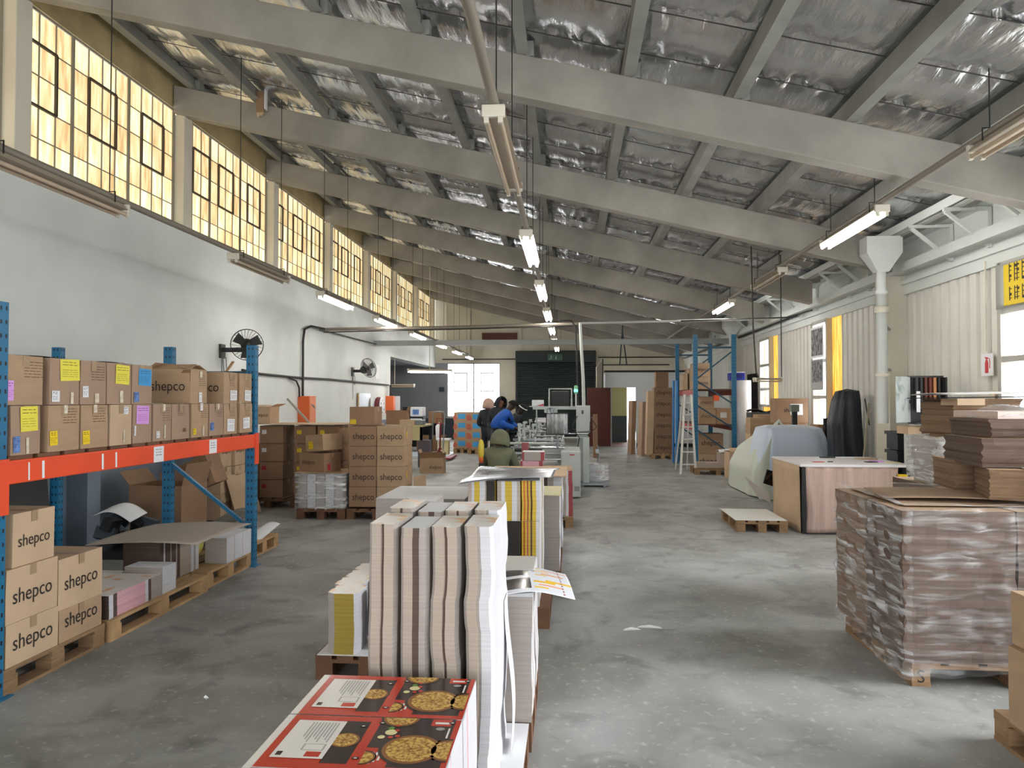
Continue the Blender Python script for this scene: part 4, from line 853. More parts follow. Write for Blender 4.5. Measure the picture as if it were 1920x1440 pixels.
# yellow striped stacks under the foil sheet
pallet('pallet under the yellow-striped stacks', -.45, 5.52, .60, .9, m=wood_d)
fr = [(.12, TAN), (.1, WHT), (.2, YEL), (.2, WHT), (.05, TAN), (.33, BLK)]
fr2 = [(.18, TAN), (.16, WHT), (.30, YEL), (.22, WHT), (.14, TAN)]
fr3 = [(.10, YEL), (.10, ORG), (.10, YEL), (.08, RED), (.12, YEL), (.10, BRN), (.22, YEL), (.18, WHT)]
rt = [(.1, YEL), (.06, WHT), (.2, GRY), (.64, WHT)]
for i, (xc, w_, f, z0, h) in enumerate(((-.635, .20, fr, .141, .60), (-.44, .17, [(1, BLK)], .141, .60), (-.285, .13, fr3, .141, .60), (-.635, .20, fr, .743, .28), (-.44, .17, fr2, .743, .28), (-.285, .13, fr3, .743, .285))):  # lower middle stack faced black to paint the shaded gap there
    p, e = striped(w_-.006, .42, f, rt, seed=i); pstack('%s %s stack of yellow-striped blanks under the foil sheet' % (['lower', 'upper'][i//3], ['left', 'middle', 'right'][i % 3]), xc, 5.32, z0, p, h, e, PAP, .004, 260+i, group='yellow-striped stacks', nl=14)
    p, e = striped(w_-.006, .42, f, rt, seed=i+9)
    if i % 3 == 2: pstack('%s rear stack of yellow-striped blanks beside the aisle' % ['lower', 'upper'][i//3], xc, 5.76, z0, p, h, e, PAP, .004, 270+i, group='yellow-striped stacks', nl=14)
flm = mat('silver_film_sheet', rgb('c8cad0'), .18, met=.75, bump=.8, bs=5, stretch=(.6, 3, 1))
o = MB().grid(30, 14, lambda u, v: (-.80+.66*u-.0*v+.05*v, 5.02+1.0*v, 1.032+.03*u*(1-v)+.012*math.sin(9*v+3*u)*.8-.03*(1-u)**3*(1-v)+.01*v), 0).build('silver_sheet', flm); o.modifiers.new('s', 'SOLIDIFY').thickness = .002
tag(o, 'shiny silver film sheet covering the yellow-striped stacks', 'sheet')
# further stacks
pallet('pallet end under the cream-topped stack beyond the silver sheet', -.40, 6.5, .62, .70, m=wood_d)
p, e = striped(.58, .62, [(.3, GRY), (.4, WHT), (.3, GRY)], [(.4, WHT), (.1, GRY), (.5, WHT)]); pstack('white-edged stack with a cream top sheet beyond the silver sheet', -.385, 6.5, .141, p, .64, e, CRD, .006, 280)
o = MB().box(-.68, -.085, 6.17, 6.82, .783, .788).build('cream_sheet', mat('cream_sheet', rgb('d9cfa0'), .6)); tag(o, 'cream sheet on the white-edged stack beyond the silver sheet', 'sheet')
pallet('pallet under the brown and white striped stack', -.40, 7.6, .62, .90, m=wood_d)
p, e = striped(.60, .80, [(.5, GRY), (.08, BRN), (.08, WHT), (.1, BRN), (.1, GRY), (.14, WHT)], [(1, WHT)]); pstack('brown and white striped stack under the tan board', -.385, 7.6, .141, p, .70, e, PAP, .006, 281)
o = MB().box(-.85, -.04, 7.1, 8.1, .845, .856).build('tan_board', card_l); tag(o, 'tan cardboard sheet overhanging the striped stack', 'board')
pallet('pallet at the far end of the centre line with the red-striped stack', -.30, 9.45, .66, .8, m=wood)
p, e = striped(.62, .72, [(.45, PNK), (.1, GRY), (.32, GRY), (.05, WHT), (.08, RED)], [(.1, RED), (.1, WHT), (.3, RED), (.5, GRY)]); pstack('grey stack with a red stripe at the end of the centre line', -.29, 9.45, .141, p, .57, e, CRD, .008, 282)
for i in range(2):
    p, e = striped(.28, .3, [(.1, RED), (.75, [PNK, GRY][i]), (.15, RED)], [(.3, RED), (.7, PNK)]); pstack(['lower', 'upper'][i]+' bundle of pink and grey sheets on the red-striped stack', -.50+.02*i, 9.32, .713+i*.115, p, .11, e, PAP, .003, 285+i, group='pink bundles', nl=5)
# litter on the floor
for i, (x, y, a, w_, d_) in enumerate(((.42, 5.10, .2, .13, .03), (.55, 5.16, -.1, .18, .035), (.30, 2.62, .6, .04, .02), (-.1, 2.5, .2, .03, .015), (-1.95, 3.75, 1.1, .02, .03), (1.15, 2.65, .1, .025, .025))):
    o = MB().add([(-w_/2, -d_/2, 0), (w_/2, -d_/2*.6, 0), (w_/3, d_/2, .004), (0, d_*.2, .015), (-w_/3, d_/2, .003)], [(0,1,2,3,4)]).build('paper_scrap', white, loc=(x, y, .003), rot=(0, 0, a)); o.modifiers.new('s', 'SOLIDIFY').thickness = .0015
    tag(o, ['left half of the torn white paper strip on the aisle floor', 'right half of the torn white paper strip on the aisle floor', 'white paper scrap low on the aisle floor near the tall stacks', 'tiny white scrap at the foot of the white base sheet', 'tiny white scrap on the floor left of the yellow stacks', 'tiny white scrap on the bright floor at lower right'][i], 'scrap', 'paper scraps on the floor')
# ================================================================ folding and gluing machine
mg = mat('machine_grey', rgb('b6bdb9'), .45, var=.04); md = mat('machine_dark', rgb('2b2f30'), .4)
t = thing('gluing_machine', 'long pale grey folding and gluing machine with exposed rollers', 'machine', (-.5, 12, 0))
def PT(nm, mb, m=mg, bev=0): return mb.build(nm, m, t, bevel=bev)
for x in (-.50, .32): PT('side_frame', MB().box(x-.02, x+.02, .2, 6.2, .52, .74), mg)
for x in (-.46, .28):
    for y in (.35, 2.2, 4.2, 6.0): PT('leg', MB().box(x-.04, x+.04, y-.05, y+.05, 0, .52), mg)
for i, z in enumerate((.87, .80, .70, .60, .47, .36)): PT('front_rail', MB().tube([(-.52, .12+.05*(i % 2), z), (.40, .12+.05*(i % 2), z)], .022 if i < 3 else .016, 10), chrome if i % 2 else mg)
PT('front_panel', MB().box(.02, .38, .18, .24, .62, .80), mg)
PT('belt_bed', MB().box(-.46, .28, .3, 6.2, .70, .76), md)
r = random.Random(5)
sh = MB().tube([(-.50, 0, 0), (.34, 0, 0)], .014, 8).build('cross_shaft', steel, t, loc=(0, .5, .92))
whl = MB().lathe([(0, -.018), (.055, -.018), (.06, 0), (.055, .018), (0, .018)], 16, 0, Matrix.Rotation(PI/2, 4, 'Y')).build('pressure_wheel', mg, t, loc=(-.3, .5, .9))
pst = MB().box(-.012, .012, -.012, .012, 0, .30).box(-.03, .03, -.02, .02, .13, .17).box(-.02, .05, -.015, .015, .27, .30).build('clamp_post', mg, t, loc=(-.3, .5, .8))
for i in range(11):
    y = .45+.5*i; c = sh.copy(); COL.objects.link(c); c.location = (0, y, .90+.05*(i % 3))
    for k in range(3):
        c = whl.copy(); COL.objects.link(c); c.location = (-.40+.27*k+r.uniform(-.05, .05), y, .90+.05*(i % 3)); c.scale = [r.uniform(.7, 1.1)]*3
        c = pst.copy(); COL.objects.link(c); c.location = (-.42+.27*k+r.uniform(-.06, .06), y+.1, .74); c.scale = (1, 1, r.uniform(.8, 1.5))
for k in range(4):
    x = -.36+.2*k; PT('carrier_bar', MB().bar((x, .4, .83+.02*(k % 2)), (x, 6.1, .88), .03, .04), mg if k % 2 else chrome)
PT('upper_tray', MB().box(-.3, .1, 4.0, 4.4, 1.10, 1.14).box(-.3, .1, 4.35, 4.38, 1.1, 1.2), white)
# side cabinet
c_ = PT('cabinet', MB().box(.34, .66, -.24, .9, .02, .77), mg, .02); B = MB()
for k in range(6): B.box(.56+.014*k, .566+.014*k, -.243, -.2405, .12, .20)
PT('vent_slots', B, md); PT('cabinet_label', MB().box(.48, .56, -.2425, -.2405, .70, .72), red_p)
# tower
PT('tower', MB().box(.62, .66, 1.5, 2.3, .1, 1.48).box(.66, .82, 1.5, 1.56, .1, 1.48), mg, .006)
PT('tower_plate', MB().box(.60, .86, 1.44, 1.5, .98, 1.50), mg, .01); PT('plate_slot', MB().box(.70, .74, 1.436, 1.4395, 1.34, 1.41), md)
PT('overhead_arm', MB().box(-.22, .66, 1.7, 1.82, 1.42, 1.48), mg); PT('arm_bracket', MB().box(0.0, .25, 1.66, 1.7, 1.36, 1.43), mg)
PT('tower_rail', MB().tube([(.35, 1.40, .98), (.84, 1.40, .98)], .018), chrome); PT('tower_rail', MB().tube([(.35, 1.40, .90), (.84, 1.40, .90)], .018), mg)
PT('lower_panel', MB().box(.72, .84, 1.3, 1.4, .08, .92), mg, .01); PT('base_skid', MB().box(.6, 1.18, 1.35, 1.9, .03, .07).box(.7, .74, 1.4, 1.45, 0, .03).box(1.1, 1.14, 1.4, 1.45, 0, .03), steel)
for q in ([(.1, 1.6, 1.45), (.2, 1.0, 1.15), (.5, 1.2, 1.0), (.85, 1.38, 1.02), (.86, 1.4, 1.2)], [(.62, 1.42, 1.3), (.52, 1.3, 1.1), (.66, 1.35, .9), (.6, 1.38, .6)], [(.86, 1.4, 1.3), (.98, 1.35, 1.1), (.8, 1.38, .95)]): PT('cable', MB().tube(q, .009, 6), black_c)
cb = mat('blue_cable', rgb('34577e'), .5)
for k in range(3): PT('air_hose', MB().tube([(.12+.04*k, 1.68, 1.45), (.08+.06*k, .9, 1.44), (.10+.05*k, .2, 1.35)], .007, 6), cb)
# monitor and arch
PT('monitor_stand', MB().tube([(.28, .06, .8), (.28, .06, 1.1)], .018), steel)
mo = PT('monitor', MB().box(.09, .46, .0, .05, 1.02, 1.38), blk, .006)
scm = mat('screen_painted_reflection', rgb('4a4a48'), .12, col2=rgb('a5a29a'), vs=7, lo=.45, hi=.7, stretch=(3, 1, .6))  # pale streaks in the screen colour stand for reflections
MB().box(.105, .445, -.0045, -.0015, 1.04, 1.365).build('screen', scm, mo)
PT('rear_arch', MB().tube([(.02, 4.2, 1.2), (.02, 4.2, 1.85), (.52, 4.2, 1.85), (.52, 4.2, 1.45)], .022), mg); PT('rear_screen', MB().box(.06, .48, 4.2, 4.26, 1.45, 1.80), blk, .02)
PT('signal_pole', MB().tube([(.60, 1.78, 1.48), (.60, 1.78, 1.72)], .012), white)
l_ = PT('signal_light', MB().lathe([(0, 1.72), (.035, 1.72), (.035, 1.87), (0, 1.88)], 14, 0, TR(.60, 1.78, 0)), mat('pale_green_lens', rgb('9ed9b4'), .3))
MB().lathe([(.037, 1.755), (.037, 1.80)], 14, 0, TR(.60, 1.78, 0)).build('lit_green_lens', mat('lit_green', (.1, .9, .6), .3, em=(.1, 1, .6), ems=3), l_)
t_m = t
t = thing('control_box', 'small white box with red corner on a thin stand above the machine', 'box', (-.62, 14, 0))
MB().box(-.13, .10, -.06, .06, 1.485, 1.60).build('case', white, t, bevel=.005); MB().add([(-.05, -.061, 1.487), (.098, -.061, 1.487), (.098, -.061, 1.53)], [(0,1,2)]).build('red_corner', red_p, t)
MB().box(-.18, .1, -.08, .08, 1.465, 1.484).build('shelf', mg, t); MB().tube([(-.04, 0, .76), (-.04, 0, 1.465)], .014).build('stand', mg, t)
t = thing('machine_post', 'tall pale post rising from the machine to the crossing conduit', 'post', (.25, 14.45, 0)); MB().tube([(.04, 0, 0), (.0, 0, 2.0), (-.06, 0, 3.15)], [.04, .035, .03], 12).build('pole', mat('pale_post', rgb('c4c9c4'), .4), t)
conduit('thick black cable hanging from the crossing conduit beside the post', [(-.2, 14.3, 3.18), (.02, 14.3, 3.17), (.10, 14.3, 3.05), (.12, 14.3, 2.6), (.14, 14.3, 1.5)], .016, black_c, 'cable', 'cable')
conduit('pale bar running from the machine post to the right wall', [(.22, 14.5, 3.14), (2.6, 14.7, 3.20), (4.0, 14.9, 3.24)], .025, mat('pale_bar', rgb('b5b7b2'), .5))
t = thing('spray_bin', 'clear bag with red letters on a low skid beside the machine', 'bag', (.50, 13.95, .07))
MB().grid(20, 6, lambda u, v: (.20*math.cos(2*PI*u)*(1.05-.05*v)+.02*math.sin(9*u*PI), -.12+.16*math.sin(2*PI*u), .34*v), 0).build('plastic_liner', film_thick, t)
MB().box(-.14, .14, -.2, -.02, .0, .28).build('white_bin', white, t); B = MB(); textw(B, 'AIR', .15, TR(.02, -.204, .17, PI/2, 0, 0), 0, .02); B.build('red_letters', mat('red_letters', rgb('c0525a'), .6), t)
MB().tube([(.0, -.15, .32), (.02, -.2, .55), (.0, -.2, .68)], .012).box(-.03, .03, -.22, -.17, .52, .60).build('air_gun', steel, t); MB().tube([(.02, -.2, .55), (.07, -.25, .3), (.03, -.26, .1), (-.1, -.26, .05)], .006).build('air_hose', steel, t)
t = thing('glue_bottle', 'yellow bottle with orange base on a dark stand left of the green hoodie', 'bottle', (-1.31, 10.5, 0))
MB().lathe([(0, .74), (.03, .75), (.042, .80), (.044, .94), (.03, 1.0), (.012, 1.02), (0, 1.02)], 14).build('bottle', mat('bottle_yellow', rgb('d6bf3e'), .4), t); MB().lathe([(0, .68), (.03, .68), (.035, .76), (0, .76)], 12).build('orange_base', mat('bottle_orange', rgb('d4622a'), .4), t)
MB().box(-.03, .03, -.03, .03, .0, .68).box(-.09, .09, -.09, .09, 0, .03).build('stand', blk, t)
tag(MB().box(-.80, -.69, 11.75, 11.85, .74, .90).bar((-.75, 11.8, .74), (-.75, 11.8, 0), .03, .03).build('guard_box', mat('dull_red', rgb('a25a5a'), .6)), 'dull red box on a leg right of the green hoodie', 'box')
tag(MB().grid(8, 5, lambda u, v: (-.62+.5*u, 11.85+.15*v, .80+.12*u+.015*math.sin(6*u)), 0).build('silver_sheet', flm), 'crumpled silver sheet lying on the front machine rails', 'sheet')
# ================================================================ people
def skin(name, nodes, edges, m, parent, sub=1, extra=None):
    keys = list(nodes); me = bpy.data.meshes.new(name); me.from_pydata([nodes[k][:3] for k in keys], [(keys.index(a), keys.index(b)) for a, b in edges], [])
    o = bpy.data.objects.new(name, me); COL.objects.link(o); o.modifiers.new('skin', 'SKIN'); s = o.modifiers.new('sub', 'SUBSURF'); s.levels = sub; s.render_levels = sub
    for i, k in enumerate(keys):
        rr = nodes[k][3]; me.skin_vertices[0].data[i].radius = rr if isinstance(rr, tuple) else (rr, rr)
    me.skin_vertices[0].data[0].use_root = True
    bpy.context.view_layer.update(); nm = bpy.data.meshes.new_from_object(o.evaluated_get(bpy.context.evaluated_depsgraph_get()))
    bpy.data.objects.remove(o); nm.name = name
    B = MB(); B.v = [tuple(v.co) for v in nm.vertices]; B.f = [tuple(p.vertices) for p in nm.polygons]; B.m = [0]*len(B.f); B.s = [True]*len(B.f); bpy.data.meshes.remove(nm)
    if extra: extra(B)
    return B.build(name, m, parent)
def person(label, base, J, skin_c, top_c, leg_c, face, hood=None, beanie=None, top_nm='jacket', big=1.0, yaw=0):
    """J: joints in local metres; face: direction the face looks"""
    t = thing('person', label, 'person', base, 0); b = {}; e = []
    sk = mat('skin_%s' % skin_c, rgb(skin_c), .55); f = Vector(face).normalized(); hd = Vector(J['head']); nk = Vector(J['neck']); up = (hd-nk).normalized()
    def A(k, p, r_, link=None): b[k] = (*p, r_); (e.append((link, k)) if link else None)
    A('pel', J['pel'], .12); A('ch', J['ch'], .13, 'pel'); A('nk', J['neck'], .055, 'ch')
    A('jaw', hd-up*.05+f*.015, .07, 'nk'); A('hd', hd+up*.02, .088, 'jaw'); A('tp', hd+up*.075, .07, 'hd')
    for s in 'LR':
        A('sh'+s, J['sh'+s], .06, 'ch'); A('el'+s, J['el'+s], .042, 'sh'+s); A('wr'+s, J['wr'+s], .028, 'el'+s)
        w_ = Vector(J['wr'+s]); d = (w_-Vector(J['el'+s])).normalized(); sd = d.cross(Vector((0, 0, 1))).normalized(); pl = w_+d*.05; A('pm'+s, pl, (.034, .018), 'wr'+s)
        for i in range(4):
            q = pl+d*.045+sd*(.022*(i-1.5)); L_ = .05-.006*abs(i-1.3); A('f%d%s' % (i, s), q, .009, 'pm'+s); A('g%d%s' % (i, s), q+d*L_*.7+Vector((0, 0, -.02)), .008, 'f%d%s' % (i, s))
        q = w_+d*.02+sd*.035; A('th'+s, q, .010, 'pm'+s); A('tt'+s, q+d*.04+sd*.01+Vector((0, 0, -.015)), .009, 'th'+s)
        A('hp'+s, J['hp'+s], .09, 'pel'); A('kn'+s, J['kn'+s], .06, 'hp'+s); A('an'+s, J['an'+s], .042, 'kn'+s); A('to'+s, Vector(J['an'+s])+Vector((f.x, f.y, 0)).normalized()*.17+Vector((0, 0, -.04)), .035, 'an'+s)
    side = f.cross(up).normalized()
    def faceparts(B):
        c = hd+up*.0; B.ball(c+f*.092-up*.01, .014, .014, .022, 8)
        for s in (1, -1): B.ball(c+side*s*.088-up*.005, .012, .018, .028, 8)
        B.ball(c+f*.082-up*.05, .022, .022, .008, 8)
    body = skin('body', b, e, sk, t, 1, faceparts)
    E_ = MB(); [E_.ball(hd+f*.084+side*s*.032+up*.022, .011, .011, .008, 8) for s in (1, -1)]; E_.build('eyes', blk, t)
    # jacket: torso and arms
    k = 1.0*big; n = {}; ee = []
    def C(q, p, r_, l=None): n[q] = (*p, r_); (ee.append((l, q)) if l else None)
    pel = Vector(J['pel']); ch = Vector(J['ch'])
    C('pel', pel+Vector((0, 0, .0)), .175*k); C('mid', (pel+ch)/2, .17*k, 'pel'); C('ch', ch, .18*k, 'mid'); C('nk', nk+up*(.035 if hood else -.01), .098 if hood else .085, 'ch')
    for s in 'LR':
        C('sh'+s, J['sh'+s], .085*k, 'ch'); C('el'+s, J['el'+s], .065*k, 'sh'+s); C('wr'+s, J['wr'+s], .046*k, 'el'+s)
    skin(top_nm, n, ee, top_c, t, 2)
    n = {}; ee = []; C('pel', pel-Vector((0, 0, .03)), .15)
    for s in 'LR': C('hp'+s, J['hp'+s], .10, 'pel'); C('kn'+s, J['kn'+s], .075, 'hp'+s); C('an'+s, J['an'+s], .06, 'kn'+s)
    skin('trousers', n, ee, leg_c, t, 1)
    for s in 'LR':
        a = Vector(J['an'+s]); g = Vector((f.x, f.y, 0)).normalized(); M_ = TR(a.x+g.x*.06, a.y+g.y*.06, .045, 0, 0, math.atan2(g.y, g.x)); MB().ball((0, 0, 0), .14, .05, .045, 12, 0, M_).build('shoe', blk, t)
    if hood:
        bk = -f; H_ = MB(); q = up.rotation_difference(Vector((0, 0, 1))).inverted().to_matrix().to_4x4()
        F0 = Matrix((side, f, up)).transposed().to_4x4(); T = Matrix.Translation(hd) @ F0
        def hf(u, v):   # open at the front
            a = -PI*.5+ (.17+.66*u)*2*PI+PI*0; a = PI/2+ (u-.5)*2*PI*.80+PI
            ph = v*PI*.78; rr = math.sin(ph); w1 = .128*(1+.10*math.sin(3*a))
            return (w1*rr*math.cos(a)*1.0 if v < .62 else (w1*rr+.05*(v-.62)/.38)*math.cos(a), (.145*rr if v < .62 else .145*rr+.06*(v-.62)/.38)*math.sin(a)-.015, .02+.135*math.cos(ph)-(.03*(v-.6) if v > .6 else 0))
        H_.grid(26, 16, hf, 0, True, T); o = H_.build('hood', hood, t); sm_ = o.modifiers.new('s', 'SOLIDIFY'); sm_.thickness = .012
    if beanie:
        F0 = Matrix((side, f, up)).transposed().to_4x4(); T = Matrix.Translation(hd+up*.04) @ F0
        B = MB().lathe([(.105, 0), (.108, .03), (.098, .07), (.06, .105), (0, .115)], 18, 0, T); o = B.build('beanie' if beanie[1] else 'hair', beanie[0], t)
        if beanie[1]: MB().lathe([(.110, .028), (.109, .045), (.104, .05)], 18, 0, T).build('white_stripe', white, o)
    return t
def JJ(pel, ch, neck, head, shw=.19, el=None, wr=None, kn=None, an=None, ax=(1, 0)):
    ax = Vector((ax[0], ax[1], 0)).normalized(); ch_ = Vector(ch); J = dict(pel=pel, ch=ch, neck=neck, head=head); up = (Vector(neck)-ch_)*.55
    for s, k in (('L', -1), ('R', 1)):
        J['sh'+s] = tuple(ch_+ax*k*shw+up); J['el'+s] = el[0 if k < 0 else 1]; J['wr'+s] = wr[0 if k < 0 else 1]; J['hp'+s] = tuple(Vector(pel)+ax*k*.10+Vector((0, 0, -.06)))
        J['kn'+s] = kn[0 if k < 0 else 1]; J['an'+s] = an[0 if k < 0 else 1]
    return J
olive = mat('olive_cloth', rgb('6b6e58'), .9, var=.10, vs=6, bump=.4, bs=7); bluec = mat('royal_blue_cloth', rgb('1456b0'), .7, var=.08, bump=.4, bs=6); darkc = mat('charcoal_cloth', rgb('2a2e33'), .85, bump=.3, bs=8); jean = mat('dark_trousers', rgb('2b3038'), .9)
palehood = mat('pale_pink_cloth', rgb('c9a897'), .8); hairm = mat('black_hair', rgb('151210'), .9)
person('seated person in an olive green hooded top, back to the camera', (-1.09, 10.85, 0), JJ((0, -.05, .50), (0, .04, .72), (.0, .08, .86), (.01, .12, .99), .19, [(-.27, .16, .56), (.27, .16, .56)], [(-.12, .42, .62), (.16, .42, .64)], [(-.16, .38, .50), (.16, .38, .50)], [(-.16, .36, .08), (.16, .36, .08)]), '6b4a38', olive, jean, (.15, 1, -.25), hood=olive, top_nm='hooded_top')
tag(MB().box(-.18, .18, -.16, .16, .27, .31).box(-.16, -.12, -.14, .14, 0, .27).box(.12, .16, -.14, .14, 0, .27).build('low_stool', wood_d, loc=(-1.09, 10.76, 0)), 'low wooden stool under the seated person in olive', 'stool')
person('person in a royal blue jacket bending over the machine', (-1.62, 15.6, 0), JJ((0, 0, .93), (.12, .0, 1.22), (.25, .0, 1.38), (.33, .02, 1.47), .21, [(.18, -.26, 1.08), (.32, .26, 1.08)], [(.42, -.16, 1.0), (.46, .16, 1.0)], [(-.02, -.10, .5), (-.02, .12, .5)], [(-.04, -.12, .08), (-.04, .14, .08)], ax=(.15, -1) if False else (.5, -.85)), '3a2418', bluec, jean, (.9, .15, -.4), beanie=(hairm, False), big=1.12)
person('standing person in a dark hooded jacket behind the blue jacket', (-1.66, 16.8, 0), JJ((-.04, 0, .92), (-.02, 0, 1.2), (.0, 0, 1.42), (.03, -.02, 1.53), .19, [(-.25, 0, 1.05), (.22, -.1, 1.05)], [(-.2, -.2, .95), (.22, -.28, 1.0)], [(-.12, 0, .5), (.08, 0, .5)], [(-.12, 0, .08), (.08, 0, .08)]), '8a5f48', darkc, jean, (.5, -.85, -.1), hood=darkc)
person('person with a pale hood or hat at the back, before the window', (-2.06, 18.0, 0), JJ((0, 0, .88), (0, 0, 1.15), (.0, 0, 1.36), (.0, 0, 1.48), .19, [(-.25, 0, 1.0), (.25, 0, 1.0)], [(-.2, .2, .95), (.2, .2, .95)], [(-.1, 0, .5), (.1, 0, .5)], [(-.1, 0, .08), (.1, 0, .08)]), '8a5f48', darkc, jean, (.3, .9, -.1), hood=palehood)
person('person in black with a white-striped beanie leaning over the rollers', (-1.28, 16.2, 0), JJ((-.05, 0, .9), (.02, 0, 1.15), (.10, -.02, 1.28), (.17, -.04, 1.37), .18, [(.12, -.2, 1.02), (.22, .1, 1.02)], [(.36, -.12, 1.08), (.40, .1, 1.08)], [(-.1, -.06, .5), (-.1, .1, .5)], [(-.12, -.06, .08), (-.12, .12, .08)], ax=(.5, -.85)), '2f1d15', darkc, jean, (.75, -.4, -.55), beanie=(blk_m, True))
# ================================================================ far left bay
for k, (x, y, n1) in enumerate(((-3.28, 21.8, 4), (-2.78, 21.4, 4), (-3.3, 22.5, 4), (-2.78, 22.1, 4))):
    if k < 2: pallet('pallet under the %s column of blue-labelled cartons' % ['left', 'right'][k], x, y+.2, .52, .8, m=wood_l)
    for i in range(n1):
        t = carton('%s carton with light blue label, %s column by the end window' % (['bottom', 'second', 'third', 'top'][i], ['front left', 'front right', 'rear left', 'rear right'][k]), x, y, .141+i*.272, .46, .5, .268, 0, m=card, group='blue-labelled cartons', seed=i+300+5*k)
        if k < 2:
            for s_ in (-.2, .2):
                B = MB(); T = faceT('-y', s_, .12, .254); B.add([(-.05, -.09, 0), (.05, -.09, 0), (.06, -.02, 0), (.03, .08, 0), (-.03, .08, 0), (-.06, -.02, 0)], [(0,1,2,3,4,5)], 0, T); B.build('red_print', mat('carton_red_print', rgb('b5604a'), .7), t)
            S = MB(); rectface(S, '-y', 0, .15, .22, .15, .2545, 0); S.build('label_sticker', blue_p, t)
carton('open shepco carton standing alone on the floor by the pallet jack', -3.03, 15.72, 0, .52, .4, .44, .06, text=[('-y', 'shepco', .27, .08, .13)], m=card, open_=[('-x', .5, .08), ('+x', -.9, .1)], seed=330)
t = thing('pallet_jack', 'dark red pallet jack standing behind the lone shepco carton', 'pallet jack', (-3.40, 18.6, 0)); rm = mat('jack_red', rgb('8a2030'), .45)
MB().tube([(0, 0, .25), (.0, .05, 1.0)], .022).build('handle_shaft', rm, t); MB().tube([(-.1, .05, .98), (-.1, .05, 1.12), (.1, .05, 1.12), (.1, .05, .98), (-.1, .05, .98)], .014).build('grip', rm, t)
MB().add([(-.14, -.1, .05), (.14, -.1, .05), (.14, .1, .05), (-.14, .1, .05), (-.03, -.03, .35), (.03, -.03, .35), (.03, .03, .35), (-.03, .03, .35)], [(0,1,5,4), (1,2,6,5), (2,3,7,6), (3,0,4,7), (4,5,6,7), (3,2,1,0)]).build('pump_body', rm, t)
for s_ in (-.17, .17): MB().box(s_-.08, s_+.08, .1, 1.2, .04, .08).build('fork', rm, t); MB().lathe([(0, -.03), (.04, -.03), (.04, .03), (0, .03)], 12, 0, TR(s_*.5, -.02, .04, 0, PI/2, 0)).build('wheel', blk, t)
t = thing('hand_trolley', 'thin steel hand trolley by the dark dado', 'trolley', (-3.33, 17.9, 0)); MB().tube([(-.15, .1, .6), (-.15, .15, 1.25), (-.1, .15, 1.30), (.1, .15, 1.30), (.15, .15, 1.25), (.13, 0, .1)], .018).build('frame', steel, t); MB().box(-.16, .2, -.2, 0, .0, .03).build('toe_plate', steel, t)
t = thing('work_table', 'cluttered work table with tan edges beyond the shepco cartons', 'table', (-3.85, 17.2, 0)); tan_w = mat('pale_yellow_wood', rgb('c9be8c'), .6)
MB().box(-.65, .35, -.3, .9, .96, 1.0).build('tabletop', tan_w, t); MB().box(-.02, .33, -.28, -.25, .64, .96).build('side_crate', tan_w, t)
for x, y in ((-.6, -.25), (.3, -.25), (-.6, .85), (.3, .85)): MB().box(x-.03, x+.03, y-.03, y+.03, 0, .96).build('leg', blk, t)
carton('open carton lying on its side on the far work table', -4.25, 17.5, 1.002, .5, .35, .34, 0, m=card_d, open_=[('+x', .4, .1)], seed=331); carton('low flat carton on the far work table', -3.9, 17.1, 1.002, .35, .3, .12, 0, m=card_l, seed=332)
tag(MB().box(-3.72, -3.52, 17.0, 17.3, 1.002, 1.12).build('grey_tin', steel, bevel=.01), 'small grey box at the right end of the far work table', 'box')
tag(MB().box(-3.62, -3.35, 16.9, 17.2, 0, .64).build('dark_cabinet', mat('brown_grey_panel', rgb('5a5258'), .6)), 'brown-grey cabinet beneath the far work table end', 'cabinet')
t = thing('printer', 'black and white office printer on a dark desk in the bay', 'printer', (-4.9, 22.5, .88)); MB().box(-.36, -.12, -.25, .25, 0, .5).build('body', blk, t, bevel=.01); MB().box(-.12, .28, -.25, .25, .2, .5).build('scanner_lid', white, t, bevel=.03); MB().box(-.1, .25, -.3, .2, .08, .14).build('paper_tray', white, t); MB().box(-.12, .28, -.2, .25, 0, .2).build('base_unit', blk, t); MB().box(-.04, .16, -.254, -.252, .26, .42).build('display', lblue, t)
t = thing('office_desk', 'dark desk under the printer in the grey bay', 'desk', (-4.75, 22.5, 0)); MB().box(-.6, .75, -.35, .4, .83, .88).build('desktop', blk, t); MB().box(-.58, -.54, -.3, .38, 0, .83).box(.68, .72, -.3, .38, 0, .83).build('side_panel', blk, t); MB().box(-.5, .6, .3, .35, .1, .83).build('back_panel', blk, t)
carton('dark brown drawer carton at the right end of the printer desk', -4.2, 22.3, .882, .42, .4, .35, 0, m=card_in, seed=333); carton('dark carton with blue label under the printer desk', -4.55, 22.3, 0, .45, .4, .5, 0, m=card_in, stick=[('-y', 0, .3, .2, .15, blue_p)], seed=334); carton('second dark carton under the printer desk', -4.08-.03, 22.4, 0, .38, .35, .5, 0, m=card_in, seed=335)
tag(MB().box(-4.85, -3.5, 20.2, 22.0, .003, .006).build('floor_mat', mat('pale_floor_mat', rgb('c9d3e2'), .4)), 'pale sheet lying on the floor before the printer desk', 'mat')
t = thing('side_stool', 'white-topped tan crate beside the blue-labelled cartons', 'crate', (-3.72, 21.0, 0)); MB().box(-.15, .15, -.15, .15, 0, .42).build('crate_body', tan_w, t); MB().box(-.19, .2, -.18, .18, .42, .47).build('white_top', white, t)
tag(MB().tube([(-.06, -.06, .4), (-.06, -.06, .8), (0, 0, .88)], [.05, .07, .05], 10).tube([(-.05, 0, 0), (-.05, 0, .4)], .03).build('white_bottle', white, loc=(-3.95, 21.6, 0)), 'white dispenser standing beside the pallet jack', 'dispenser')
